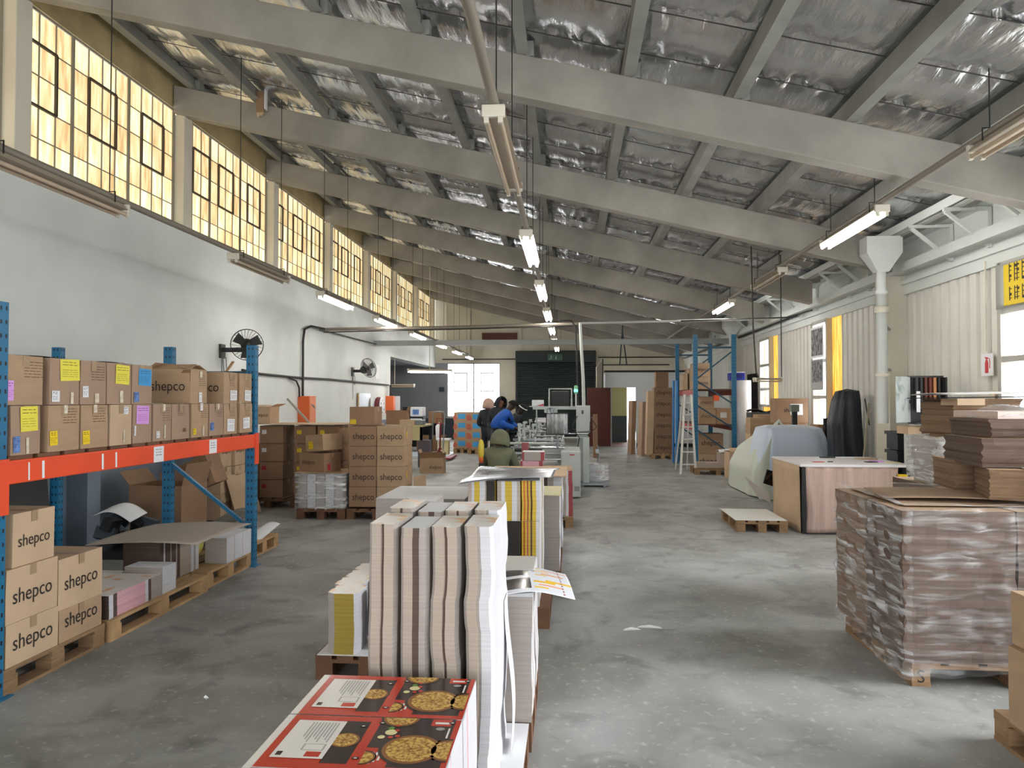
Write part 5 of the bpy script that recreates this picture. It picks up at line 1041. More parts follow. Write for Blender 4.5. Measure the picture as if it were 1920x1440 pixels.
for i, (x, y, z, lb) in enumerate(((-4.5, 19.8, 2.42, 'lit light fitting hanging low before the grey bay wall'), (-6.1, 22.2, 2.05, 'light fitting hanging end-on in the grey bay'))):
    fitting(lb, x, y, z, i == 0, None, 1.2, -PI/2 if i else -1.1); h_ = 3.0
    tag(MB().tube([(x+(.6 if i else .53), y+(0 if i else .27), z+.05), (x+(.6 if i else .53), y+(0 if i else .27), 3.0 if i else 5.6)], .012, 6).build('drop_rod', fit_m), ['thin rod holding the low light before the grey bay', 'thin rod holding the end-on light in the bay'][i], 'rod')
tag(MB().box(-5.33, -5.13, 28.96, 28.998, 1.95, 2.13).build('wall_clock', dado_d), 'small dark box on the grey end wall left of the window', 'box')
tag(MB().box(-3.58, -2.15, 28.95, 28.998, 4.05, 4.32).build('brown_board', mat('red_brown_board', rgb('5e3026'), .6)), 'red-brown board high on the end wall', 'board')
for i, (z, x0, x1) in enumerate(((3.25, -5.2, -2.2), (4.0, -4.9, 4.2), (3.3, 1.1, 4.3), (3.0, 1.1, 3.9))): conduit('dark pipe on the end wall, %s' % ['above the window', 'high full width', 'right of the shutter', 'lowest at right'][i], [(x0, 28.93, z), (x1, 28.93, z)], .022, black_c, 'wall_pipe')
# exit sign above the shutter
t = thing('exit_sign', 'dark green exit sign with running figure hung before the shutter', 'sign', (-.55, 25.49, 3.0)); g1 = mat('sign_green', rgb('1e4d3c'), .5); g2 = mat('sign_pale', rgb('7fae97'), .5)
MB().box(-.26, .26, -.01, .01, 0, .22).build('sign_panel', g1, t); B = MB(); B.ball((-.13, -.012, .17), .018, .004, .018, 8).bar((-.13, -.012, .15), (-.15, -.012, .09), .02, .004, up=(0,1,0)).bar((-.15, -.012, .09), (-.2, -.012, .04), .014, .004, up=(0,1,0)).bar((-.15, -.012, .09), (-.1, -.012, .05), .014, .004, up=(0,1,0)).bar((-.14, -.012, .13), (-.09, -.012, .12), .012, .004, up=(0,1,0)); B.box(.02, .05, -.013, -.011, .06, .17).add([(-.0, -.012, .08), (.07, -.012, .08), (.035, -.012, .03)], [(0,1,2)]); B.build('pictogram', g2, t)
MB().tube([(-.2, 0, .22), (-.2, 0, 1.47)], .004).tube([(.2, 0, .22), (.2, 0, 1.37)], .004).build('chain', blk, t)
# ================================================================ right side
e_flat = mat('flat_carton_edges', rgb('5e4c41'), .85, var=.28, vs=2.2, stretch=(.5, .5, 26), detail=6); e_flat2 = mat('flat_carton_edges_tan', rgb('7d644d'), .85, var=.22, vs=2.5, stretch=(.5, .5, 40), detail=6)
pallet('pallet marked S under the film-wrapped block of flat cartons', 2.48, 4.72, 1.16, .98, m=wood, mark='S')
def bundle(label, x, y, z, w, d, h, rz=0, m=None, top=None, wob=.012, nl=10, seed=0, group=None, strap=None, rot=None, name='bundle_of_flat_cartons'):
    r = random.Random(seed); B = MB(); vs = []; fs = []; mi = []; P = []
    N = 10
    for i in range(N): P.append((-w/2+w*i/N, -d/2))
    for i in range(6): P.append((w/2, -d/2+d*i/6))
    P += [(w/2, d/2), (-w/2, d/2)]; P += [(-w/2, d/2-d*i/6) for i in range(1, 6)]; n = len(P); ox = oy = 0
    for l in range(nl+1):
        if l and l < nl: ox, oy = r.uniform(-wob, wob), r.uniform(-wob, wob)
        vs += [(a+ox, b+oy+.004*r.uniform(-1, 1), h*l/nl) for a, b in P]
        if 0 < l < nl: ox2, oy2 = ox, oy
    for l in range(nl):
        for i in range(n): fs.append((l*n+i, l*n+(i+1) % n, (l+1)*n+(i+1) % n, (l+1)*n+i)); mi.append(0)
    fs += [tuple(range(n))[::-1], tuple(range(nl*n, nl*n+n))]; mi += [0, 1]
    B.add(vs, fs, mi)
    if not strap:
        o = B.build(name, [m or e_flat, top or card], loc=(x, y, z), rot=rot or (0, 0, rz)); return tag(o, label, 'carton bundle', group)
    t = thing(name, label, 'carton bundle', (x, y, z), rz, group, rot); B.build('flat_cartons', [m or e_flat, top or card], t)
    for u in strap: MB().tube([(u, -d/2-wob-.006, -.0), (u+.004, -d/2-wob-.010, h/2), (u, -d/2-wob-.006, h+.004), (u, d/2+wob, h+.004), (u, d/2+wob, 0)], .0055, 6).build('strap', mat('strap_white', rgb('d9d2c2'), .4), t)
    return t
cols = [(0, 2.165), (1, 2.79)]
for i, (x, w_) in enumerate(((2.15, .60), (2.76, .60))):
    for j, (y, d_) in enumerate(((4.46, .50), (4.97, .50))):
        bundle('%s %s block of flat brown cartons inside the stretch film' % (['left', 'right'][i], ['front', 'rear'][j]), x, y, .141, w_, d_, .84, m=e_flat2 if i == 0 and j == 1 else e_flat, wob=.005, nl=16, seed=i*2+j, group='film-wrapped flat cartons')
# film: a wrinkled sleeve round the block, gathered at its lower corner
def film_fn(u, v):
    a = 2*PI*u; c, s_ = math.cos(a), math.sin(a); k = 1/max(abs(c), abs(s_)); k = min(k, 1.36)
    cx, cy = 2.455, 4.715; rx, ry = .615*(1+.0*v), .535
    w1 = .010*math.sin(26*a+5*v)*math.sin(9*v+2*a)+.008*math.sin(60*v+9*a)
    z = .07+.945*v+.03*math.sin(3*a)*(1-v)-(.02+.03*math.sin(a*2+1))*(v > .99)
    return (cx+(rx+w1)*c*k, cy+(ry+w1)*s_*k, z)
o = MB().grid(160, 46, film_fn, lambda u, v: 1 if .37 < u < .63 else 0).build('stretch_film', [film, film_side]); tag(o, 'clear wrinkled stretch film around the big block of flat cartons', 'film')
o = MB().grid(60, 5, lambda u, v: (lambda p: (p[0]-(.06*v)*math.cos(2*PI*u), p[1]-(.05*v)*math.sin(2*PI*u), 1.015+.006*math.sin(u*70)+.003))(film_fn(u, 1)), 0).build('film_rim', film_thick); tag(o, 'gathered cloudy film edge folded over the top of the wrapped block', 'film')
flat_top = mat('flat_cardboard_top', rgb('a58a70'), .8, var=.05, vs=2)
o = MB().box(-.50, .48, -.40, .40, 0, .004).build('cardboard_sheet', flat_top, loc=(2.42, 4.75, .99), rot=(0, 0, .0)); tag(o, 'flat cardboard sheet on top of the film-wrapped block', 'sheet')
o = MB().grid(10, 10, lambda u, v: (-.42+.84*u, -.26+.52*v, .012*math.sin(PI*u)), 0).build('cardboard_sheet', flat_top, loc=(2.34, 4.72, 1.012), rot=(.0, .0, -.16)); o.modifiers.new('s', 'SOLIDIFY').thickness = .004; tag(o, 'loose cardboard sheet lying askew on the wrapped block', 'sheet')
# piles of bundles on top
SP = 'brown flat cartons piled on the wrapped block'
bundle('small strapped bundle of flat cartons at the back left of the pile', 2.66, 5.02, 1.022, .36, .36, .19, -.12, m=e_flat2, nl=14, wob=.006, seed=11, group=SP, strap=(-.03,))
bundle('larger strapped bundle of flat cartons at the front of the pile', 2.72, 4.52, 1.022, .50, .40, .175, -.30, m=e_flat2, nl=14, wob=.006, seed=12, group=SP, strap=(-.06,))
bundle('middle thick bundle of flat cartons across the two strapped bundles', 2.76, 4.72, 1.202, .62, .55, .170, -.10, nl=8, wob=.010, seed=13, group=SP)
bundle('upper thick bundle of flat cartons under the wrapped flat pack', 2.80, 4.76, 1.375, .58, .52, .110, -.06, nl=8, wob=.010, seed=14, group=SP)
o = MB().grid(24, 12, lambda u, v: (-.27+.60*u, -.26+.55*v, (.0+.075*math.sin(PI*min(1, max(0, v*1.3)))**.5*(min(1, u*7))+.008*math.sin(u*23+v*9)) if 0 < v < 1 and 0 < u < 1 else 0), 0).build('wrapped_pack', film_thick, loc=(2.80, 4.75, 1.492)); tag(o, 'film-wrapped flat pack lying on top of the brown bundles', 'pack')
tag(MB().box(-.26, .30, -.25, .25, 0, .045).build('flat_pack', mat('pale_pink_board', rgb('cdb8ac'), .7), loc=(2.80, 4.77, 1.487)), 'pale cardboard pack inside the film on top of the pile', 'pack')
# second pile behind, its own pallet
pallet('hidden pallet under the rear pile of wrapped bundles', 3.25, 6.05, 1.0, .85, m=wood_d)
bundle('rear block of flat cartons standing behind the wrapped block', 3.25, 6.05, .141, .98, .80, .80, wob=.006, nl=14, seed=15)
for i, (z, h, x_) in enumerate(((.943, .18, 3.07), (1.125, .18, 3.05))):
    bundle('%s film-wrapped bundle on the rear block' % ['lower', 'upper'][i], x_, 5.95, z, .52, .5, h, -.06, m=e_grey, top=card_l, wob=.006, nl=8, seed=16+i, group='wrapped bundles on the rear block')
o = MB().grid(40, 8, lambda u, v: (3.06+.285*math.cos(2*PI*u)/max(abs(math.cos(2*PI*u)), abs(math.sin(2*PI*u)))+.006*math.sin(40*u+9*v), 5.95+.275*math.sin(2*PI*u)/max(abs(math.cos(2*PI*u)), abs(math.sin(2*PI*u))), .95+.375*v+.01*math.sin(30*u)), 0).build('stretch_film', film_thick); tag(o, 'shiny film around the two bundles on the rear block', 'film')
bundle('brown bundle on the rear pile, lower', 3.22, 6.12, 1.308, .52, .5, .17, .05, m=e_flat2, seed=18, group='upper bundles on the rear block')
bundle('brown bundle on the rear pile, upper', 3.22, 6.12, 1.48, .50, .5, .13, .02, m=e_flat2, seed=19, group='upper bundles on the rear block')
o = MB().grid(12, 8, lambda u, v: (-.36+1.0*u, -.3+.62*v, .02*u+.012*math.sin(PI*v)), 0).build('board', mat('pale_grey_board', rgb('cfcac6'), .6), loc=(3.26, 6.1, 1.645)); o.modifiers.new('s', 'SOLIDIFY').thickness = .006; tag(o, 'pale board crowning the rear pile', 'board')
o = MB().grid(12, 8, lambda u, v: (-.42+1.0*u, -.3+.62*v, .015*u), 0).build('board', blk_m, loc=(3.28, 6.08, 1.618)); o.modifiers.new('s', 'SOLIDIFY').thickness = .006; tag(o, 'dark board just under the pale one on the rear pile', 'board')
o = MB().box(-.30, -.10, -.1, .15, 0, .05).build('carton_flap', card_l, loc=(3.24, 5.85, 1.56)); tag(o, 'folded tan carton sticking out left under the top boards', 'carton')
# cartons at the right edge of the frame
pallet('pallet under the shepco box cut off by the right edge', 2.36, 3.30, .74, .62, m=wood)
carton('lower shepco box cut off by the right edge of the view', 2.33, 3.25, .141, .70, .44, .345, 0, text=[('-y', 'shepco', .34, -.15, .17)], m=card, group='two boxes at the right edge', seed=401, rot=(0, 0, 0))
carton('upper box with a red and white sticker at the right edge', 2.36, 3.27, .488, .70, .44, .24, 0, m=card, stick=[('-y', -.29, .10, .09, .17, red_p, .12), ('-y', -.335, .11, .012, .16, white, .12)], group='two boxes at the right edge', seed=402)
# low pallet with a white board
pallet('low pallet with a white board beside the covered table', 2.31, 9.42, .60, .92, m=wood)
tag(MB().box(-.31, .30, -.46, .46, 0, .006).build('white_board', mat('pale_board', rgb('d5d6cf'), .5), loc=(2.30, 9.42, .1405)), 'white board lying on the low pallet by the covered table', 'board')
# table hung with cardboard
t = thing('packing_table', 'long white-topped table hung with worn corrugated cardboard', 'table', (3.6, 9.5, 0)); ccard = mat('ribbed_cardboard', rgb('c2a89c'), .8, var=.13, vs=2, stretch=(9, 9, .4), bump=.3, bs=9)
MB().box(-.86, .44, -.60, .62, .80, .83).build('tabletop', mat('white_top', rgb('e2dfe0'), .4), t)
for x, y in ((-.8, -.5), (.4, -.5), (-.8, .55), (.4, .55)): MB().box(x-.03, x+.03, y-.03, y+.03, 0, .80).build('leg', blk, t)
MB().grid(44, 14, lambda u, v: (-.80+1.08*u+.01*math.sin(6*v), -.585-.018*math.sin(5*u*PI)*(1-v)-.012*math.sin(u*31)*v-.05*math.exp(-((u-.06)/.03)**2)*math.exp(-((v-.45)/.25)**2), .01+.79*v), 0).build('front_cardboard', ccard, t).modifiers.new('s', 'SOLIDIFY').thickness = .008
MB().grid(10, 10, lambda u, v: (-.845-.03*math.sin(PI*u)*(1-v)-.012*v, -.56+1.15*u, .01+.80*v), 0).build('side_cardboard', card_l, t).modifiers.new('s', 'SOLIDIFY').thickness = .006
MB().box(-.84, -.80, -.61, -.57, 0, .79).build('corner_edge', blk, t); MB().box(-.82, .28, -.615, -.59, 0, .012).build('skirting', blk, t)
MB().box(.30, .38, -.3, .2, .02, .74).build('under_cabinet', mat('grey_green_cabinet', rgb('9fa79f'), .5), t)
tag(MB().box(-.045, .045, -.03, .03, 0, .36).add([(-.03, -.0305, .05), (.03, -.0305, .05), (.03, -.0305, .12), (-.03, -.0305, .12)], [(0,1,2,3)], 1).build('yellow_box', [yel2, ink], loc=(3.91, 8.88, .36)).copy() and bpy.data.objects['yellow_box'], 'yellow box with dark lettering under the right end of the table', 'box')
tag(MB().box(-.07, .07, -.05, .05, 0, .72).build('black_bag', blk, loc=(3.99-.03, 9.0, 0)), 'black upright case under the right end of the table', 'case')
for i, (x, y, w_, d_, m_, a, lb) in enumerate(((3.05, 9.2, .14, .05, red_p, .1, 'red card at the left end of the white-topped table'), (3.20, 9.22, .06, .02, blk, .1, 'thin black marker at the left end of the white-topped table'), (3.40, 9.9, .2, .02, blk, 0, 'dark ruler at the back of the white-topped table'), (3.70, 9.25, .14, .09, blk, .5, 'black and pink cut-outs on the white-topped table'), (3.80, 9.35, .16, .1, pink_p, -.3, 'pink paper scrap on the white-topped table'), (3.82, 9.7, .22, .16, card_l, .2, 'tan card on the white-topped table'), (3.93, 9.2, .16, .07, cream_i, .1, 'cream slip at the right end of the white-topped table'), (3.62, 9.95, .5, .05, white, .05, 'long white roll edge along the back of the white-topped table'))):
    tag(MB().box(-w_/2, w_/2, -d_/2, d_/2, 0, .008+.004*(i % 3)).build('table_item', m_, loc=(x, y, .8305), rot=(0, 0, a)), lb, 'paper', 'things on the white-topped table')
o = MB().slab((2.45, 9.9, .10), (2.50, 10.6, .02), (2.30, 10.55, .60), (2.22, 9.95, .52), .008).build('grey_board', mat('dusty_board', rgb('9b948c'), .6)) if False else None
tag(MB().slab((2.56, 10.22, .28), (2.72, 10.10, .20), (2.70, 10.16, .33), (2.45, 10.45, .52), .008).build('grey_board', mat('dusty_board', rgb('9b948c'), .6)), 'grey board sticking out behind the left end of the covered table', 'board')
tag(MB().box(-.10, .10, -.01, .01, 0, .20).build('photo_print', [pd], loc=(2.74, 10.25, .42), rot=(.0, .3, .3)), 'dark photo print tucked behind the covered table', 'print')
# machine under white tarpaulin
tarp_w = mat('white_tarpaulin', rgb('c3cfe0'), .45, bump=.35, bs=4); tarp_g = mat('grey_green_tarpaulin', rgb('c9cec0'), .5, bump=.35, bs=4)
t = thing('covered_machine', 'bulky machine under a white and grey-green tarpaulin', 'covered machine', (3.5, 12.3, 0))
def loft(secs, P_=.35):
    def fn(u, v):
        k = v*(len(secs)-1); i = min(int(k), len(secs)-2); f = k-i; a, b = secs[i], secs[i+1]; q = [a[j]*(1-f)+b[j]*f for j in range(5)]
        an = 2*PI*u; c, s_ = math.cos(an), math.sin(an); p = P_
        x = q[0]+q[2]*math.copysign(abs(c)**p, c); y = q[1]+q[3]*math.copysign(abs(s_)**p, s_); w_ = .018*math.sin(9*an+3*v)*(1-v*.6)
        return (x+w_*c, y+w_*s_, q[4]+.01*math.sin(6*an)*v)
    return fn
g = [(.10, 0, .58, .52, .02), (.10, 0, .56, .50, .6), (.10, 0, .50, .46, 1.0), (.10, .0, .46, .40, 1.14), (.10, .02, .34, .28, 1.17), (.10, .02, .001, .001, 1.18)]
o = MB().grid(64, 40, loft(g), 0).build('tarpaulin', tarp_w, t)
g = [(-.30, .75, .26, .95, .02), (-.30, .72, .25, .92, .45), (-.24, .60, .20, .80, .75), (-.12, .3, .14, .55, 1.0), (0, .1, .08, .3, 1.14), (0, .1, .001, .001, 1.16)]
MB().grid(60, 34, loft(g), 0).build('side_tarpaulin', tarp_g, t)
MB().grid(10, 16, lambda u, v: (-.52+.22*u-.05*math.sin(3*v), -.535-.03*math.sin(PI*u), .02+1.0*v*(.55+.45*u)), 0).build('front_drape', tarp_g, t)
MB().tube([(-.1, .1, 1.16), (-.02, .1, 1.26), (.02, .1, 1.17)], .03).build('lever', tarp_g, t); MB().box(.26, .34, .3, .36, 1.1, 1.52).build('camera_arm', blk, t); MB().box(.23, .36, .26, .38, 1.4, 1.52).build('arm_head', mat('dusty_green', rgb('6f7563'), .5), t)
MB().tube([(-.06, -.545, .25), (-.02, -.56, .3), (.02, -.545, .25)], .006).build('tie_cord', white, t)
# tall thing under dark tarpaulin
t = thing('tall_covered_machine', 'tall shape under a dark blue-black tarpaulin below the poster window', 'covered machine', (4.17, 11.35, 0))
g = [(0, 0, .28, .28, .02), (0, 0, .23, .24, .8), (-.02, 0, .22, .24, 1.25), (.01, 0, .18, .22, 1.6), (.03, 0, .15, .18, 1.73), (.03, 0, .001, .001, 1.76)]
MB().grid(50, 40, loft(g, .75), 0).build('tarpaulin', mat('dark_tarpaulin', rgb('1d232d'), .45, bump=.6, bs=4), t)
MB().grid(3, 8, lambda u, v: (.24+.06*v, -.15+.05*u, 1.62-.4*v), 0).build('tarpaulin_corner', mat('dark_tarpaulin', rgb('1d232d')), t)
# boxes behind the covered machine
BG = 'boxes below the far right windows'
for i, q in enumerate(((4.05, 13.7, 0, .5, .45, .62, card, 'brown box low behind the covered machine'), (3.62, 14.35, 0, .38, .4, .95, card_l, 'tall tan box behind the covered machine'), (4.05, 13.7, .625, .46, .4, .55, card_d, 'brown box in the middle of the pile below the poster window'), (4.02, 13.7, 1.18, .56, .4, .45, card_d, 'upper brown box of the pile below the poster window'), (3.58, 14.35, .955, .28, .35, .30, card, 'tan box beside the pile below the poster window'), (4.33, 12.75, 0, .34, .4, 1.18, card_d, 'brown box against the wall behind the dark tarpaulin'), (3.55, 15.1, 0, .72, .5, .55, card_l, 'open tan box with bottles near the white mattress board'), (3.95, 15.0, .555, .42, .4, .75, card, 'tan carton under the farthest right window'))):
    x, y, z, w_, d_, h, m_, lb = q; carton(lb, x, y, z, w_, d_, h, 0, m=m_, text=[('-y', 'shepco', w_*.5, 0, h*.5)] if i in (3, 6) else None, stick=[('-y', .08, h*.55, .22, .2, white)] if i == 3 else None, group=BG, seed=410+i, open_=[('-y', -.6, .1)] if i == 6 else None)
tag(MB().box(-.34, .34, -.22, .22, 0, .24).build('grey_bin', mat('dark_grey_bin', rgb('4b4c4e'), .5), loc=(4.10, 15.62, 1.10)), 'dark grey flat container near the farthest right window', 'container')
tag(MB().box(-.36, .36, -.25, .25, 0, 1.09).build('shelf_unit', mat('beige_unit', rgb('a29a88'), .6), loc=(4.10, 15.62, 0)), 'beige unit carrying the dark grey container', 'unit')
tag(MB().grid(16, 5, lambda u, v: (3.74+.72*u, 15.5+.25*v, 1.37+.03*math.sin(9*u)+.02*math.sin(7*v)), 0).build('dark_cloth', blk_m), 'dark folded cloth on the sill of the farthest right window', 'cloth').modifiers.new('s', 'SOLIDIFY').thickness = .01
t = thing('black_curtain', 'black bin liners hanging on the wall between the far right windows', 'plastic', (4.515, 18.3, .9))
MB().grid(14, 10, lambda u, v: (-.03*abs(math.sin(11*u))-.005, -.45+.9*u, 1.35*v), 0).build('liner', blk_m, t)
# white board / mattress and blue crate
t = thing('white_foam_roll', 'tall white foam roll standing at the blue rack', 'roll', (3.93, 16.95, 0)); MB().lathe([(0, 0), (.20, 0), (.205, 1.0), (.20, 2.05), (0, 2.05)], 28).build('roll', white, t)
t = thing('blue_crate', 'bright blue crate on top of the tall white roll', 'crate', (3.80, 16.95, 2.052)); bm_ = mat('crate_blue', rgb('2433a8'), .4); MB().box(-.17, .17, -.13, .13, 0, .17).build('crate_body', bm_, t, bevel=.01); MB().box(-.17, .17, -.13, .13, .17, .195).build('lid', white, t); MB().box(-.11, .11, -.135, -.131, .05, .13).disc((0, 0, 0), .0001).build('recess', mat('crate_dark_blue', rgb('1a2478'), .5), t); B = MB(); B.disc((0, 0, 0), .022, 14, 0, faceT('-y', -.09, .09, .136)); B.build('white_cap', white, t)
# tall blue rack, end frame towards the camera
t = thing('pallet_rack', 'tall blue rack with red-orange beams at the far right of the aisle', 'rack', (2.80, 16.5, 0))
for x, y in ((0, 0), (.85, 0), (0, 2.75), (.85, 2.75)): upright(t, x, y, 3.07, w=.10)
for y in (0, 2.75):
    zz = [.35, .95, 1.5, 2.05, 2.75]
    for i in range(4): a, b = ((0, .85) if i % 2 == 0 else (.85, 0)); MB().bar((a if i % 2 else .85, y, zz[i]), (b if i % 2 else 0, y, zz[i+1]), .035, .03).build('diagonal_brace', rack_bd, t) if i < 3 else MB().bar((0, y, 2.05), (.85, y, 2.72), .035, .03).build('diagonal_brace', rack_bd, t)
    MB().bar((0, y, 2.78), (.85, y, 2.78), .04, .04).build('cross_brace', rack_bd, t)
for x in (0, .85):
    for z in (1.78, .98): MB().box(x-.025, x+.025, .035, 2.71, z-.07, z+.05).build('shelf_beam', orange_d, t)
for z in (1.78, .98): MB().box(.03, .82, .1, 2.65, z+.052, z+.07).build('shelf_deck', wood_d, t)
tag(MB().box(-.06, .06, -.05, .05, 0, .13).build('orange_cup', mat('fluorescent_orange', rgb('ff6a3a'), .4), loc=(3.30, 16.72, 1.58)), 'fluorescent orange item hanging below the tall rack beam', 'tin')
for i, q in enumerate(((3.12, 17.0, 1.055, .38, .4, .34, card, 'lower shepco carton on the middle shelf of the tall blue rack', 'shepco'), (3.10, 17.0, 1.4, .34, .4, .28, card, 'upper shepco carton on the middle shelf of the tall blue rack', 'shepco'), (3.49, 17.05, 1.055, .32, .4, .36, card, 'carton with white label on the middle shelf of the tall blue rack', None), (3.19, 17.1, .0, .62, .5, .36, card_l, 'low shepco carton on the floor under the tall blue rack', 'shepco'), (3.22, 17.2, .365, .56, .5, .46, card, 'big shepco carton under the tall blue rack', 'shepco'), (3.13, 17.8, 1.855, .40, .4, .30, card, 'lower shepco carton on top of the tall blue rack', 'shepco'), (3.13, 17.8, 2.16, .40, .4, .33, card, 'upper shepco carton on top of the tall blue rack', 'shepco'))):
    x, y, z, w_, d_, h, m_, lb, tx = q; carton(lb, x, y, z+.0, w_, d_, h, 0, m=m_, text=[('-y', tx, w_*.78, 0, h*.5)] if tx else None, stick=[('-y', .0, .2, .14, .12, white)] if not tx else None, group='cartons in the tall blue rack', seed=430+i)
pallet('small pallet with paper bundles in front of the tall blue rack', 3.14, 16.05, .98, .7, m=wood)
tag(MB().box(-.24, .24, -.2, .2, 0, .11).build('paper_bundle', e_tan, loc=(2.96, 16.0, .141)), 'low paper bundle on the small pallet at the tall rack', 'bundle'); tag(MB().box(-.22, .22, -.2, .2, 0, .32).build('paper_bundle', e_tan, loc=(3.42, 16.0, .141)), 'taller paper bundle on the small pallet at the tall rack', 'bundle')
tag(MB().grid(8, 6, lambda u, v: (-.24+.48*u, -.22+.44*v, .05*math.sin(PI*v)+.02*math.sin(PI*u)), 0).build('white_sheet', white, loc=(3.42, 16.0, .47)), 'curled white sheet on the taller paper bundle', 'sheet').modifiers.new('s', 'SOLIDIFY').thickness = .003
# step ladder
t = thing('step_ladder', 'white step ladder leaning by the tall blue rack', 'ladder', (2.52, 15.9, 0)); lw = mat('ladder_white', rgb('d5d2cb'), .4)
for x0, x1 in ((-.16, -.04), (.16, .10)): MB().bar((x0, -.1, 0), (x1+.06, .45, 1.72), .045, .03).build('side_rail', lw, t)
for k in range(6): f = .12+.155*k; MB().box(-.15+.03*f+.08*f, .15+.01*f, -.1+.55*f-.03, -.1+.55*f+.04, 1.72*f-.012, 1.72*f+.012).build('tread', lw, t)
for x0 in (-.12, .14): MB().bar((x0, .95, 0), (x0*.5+.05, .5, 1.65), .03, .025).build('rear_leg', lw, t)
# carton piles left of the tall rack
pallet('pallet under the tall shepco carton column', 2.50, 20.3, .62, .8, m=wood_l)
for i in range(6): carton('%s shepco carton in the tall column by the blue poles' % ['lowest', 'second', 'third', 'fourth', 'fifth', 'topmost'][i], 2.52+.01*(i % 2), 20.2, .141+i*.30, .50, .5, .297, 0, text=[('-y', 'shepco', .40, 0, .15)], m=card_d, group='tall shepco column', seed=450+i)
tag(MB().box(-.09, .09, -.25, .25, 0, 1.75).build('flat_cartons', card_l, loc=(2.15, 20.2, .1), rot=(0, .03, 0)), 'pale flat cartons standing left of the tall shepco column', 'cartons')
for i, x in enumerate((1.83, 1.98)): tag(MB().box(-.06, .06, -.3, .3, 0, 1.58-.03*i).build('flat_cartons', [card_d, card_g][i], loc=(x-.03+.08*i, 21.8-.75*i, 0), rot=(0, .03, .1)), '%s tall folded cartons leaning near the doorway' % ['left', 'right'][i], 'cartons', 'folded cartons near the doorway')
for i, q in enumerate(((2.50, 20.2, 1.945, .34, .4, .42, card_d), (2.74, 19.55, 1.945, .30, .3, .38, card_l), (2.9, 18.9, 1.86, .30, .3, .50, card_l))):
    x, y, z, w_, d_, h, m_ = q; 
    if i == 0: carton('small brown carton on top of the tall shepco column', x, y, z, w_, d_, h, 0, m=m_, seed=460)
for i, x in enumerate((2.88, 3.02, 3.16, 3.30, 3.44)):
    tag(MB().box(-.05, .05, -.35, .35, 0, .42+.12*(i % 3)).build('upright_cartons', [card_l, card, card_d, card_l, card][i], loc=(x, 18.72, 1.855)), '%s upright folded carton on top of the tall rack' % ordn[i], 'cartons', 'folded cartons on the tall rack')
for i, (x, y) in enumerate(((2.62, 18.8), (2.68, 18.55))): tag(MB().tube([(x, y, 0), (x+.02, y, 2.1)], .045 if i else .03, 10).build('blue_pole', mat('bright_blue_pole', rgb('2f82c4'), .4)), ['slim', 'thick'][i]+' bright blue pole standing beside the tall rack', 'pole', 'blue poles')
# white sign panel above the brown door
t = thing('projecting_panel', 'pale panel projecting high beside the brown door', 'panel', (.97, 24.4, 2.02)); MB().add([(-.12, 0, 0), (.10, .55, 0), (.10, .55, .95), (-.12, 0, .68), (-.10, -.01, 0), (.12, .54, 0), (.12, .54, .95), (-.10, -.01, .68)], [(0,3,2,1), (4,5,6,7), (0,1,5,4), (1,2,6,5), (2,3,7,6), (3,0,4,7)]).build('panel_sheet', creamw, t); MB().box(.12, .15, .52, .58, -.0, 1.0).build('panel_post', blk, t)
tag(MB().box(.62, .74, 20.0, 20.3, 0, 1.2).build('brown_carton_pack', card_d), 'narrow brown carton pack standing behind the machine tower', 'carton')
# posters on the window
post_g = mat('grey_poster', rgb('8b8b8e'), .5, col2=rgb('3c3638'), vs=9, lo=.46, hi=.56, stretch=(1, 2.2, 1.2), detail=2)
t = thing('grey_poster', 'grey and white patterned poster on the window above the dark tarpaulin', 'poster', (XR-.09, 13.36, 0)); MB().box(-.006, 0, -.33, .33, 2.36, 2.92).build('upper_sheet', white, t); MB().box(-.010, -.0065, -.29, .29, 2.40, 2.88).build('upper_print', post_g, t); MB().box(-.006, 0, -.30, .34, 1.78, 2.33).build('lower_sheet', mat('grey_poster_edge', rgb('a5a5a6'), .5), t); MB().box(-.010, -.0065, -.24, .27, 1.92, 2.31).build('lower_print', post_g, t)
yp = mat('poster_bright_yellow', rgb('e3c51c'), .4); t = thing('yellow_poster', 'yellow printed banner with black marks on the near right window', 'poster', (XR-.10, 7.32, 2.54))
MB().grid(14, 8, lambda u, v: (.012*math.sin(9*u), .55-1.4*u, .46*v-.02*u), 0).build('clear_margin', mat('clear_banner', rgb('a9a9a4'), .25), t).modifiers.new('s', 'SOLIDIFY').thickness = .003
def bm(u, v):
    i, j = int(u*26), int(v*9)
    if not (2 <= i <= 22) or j in (0, 4) or i % 3 == 0: return 0
    fu, fv = u*26-i, v*9-j
    return 1 if (fu < .35 or .3 < fv < .55 or (i+j) % 4 == 0 and fv < .6) else 0
MB().grid(130, 45, lambda u, v: (-.008+.012*math.sin(9*(u*.8+.15)), .42-1.2*u, .02+.42*v-.02*u), bm).build('yellow_print', [yp, ink], t).modifiers.new('s', 'SOLIDIFY').thickness = .003
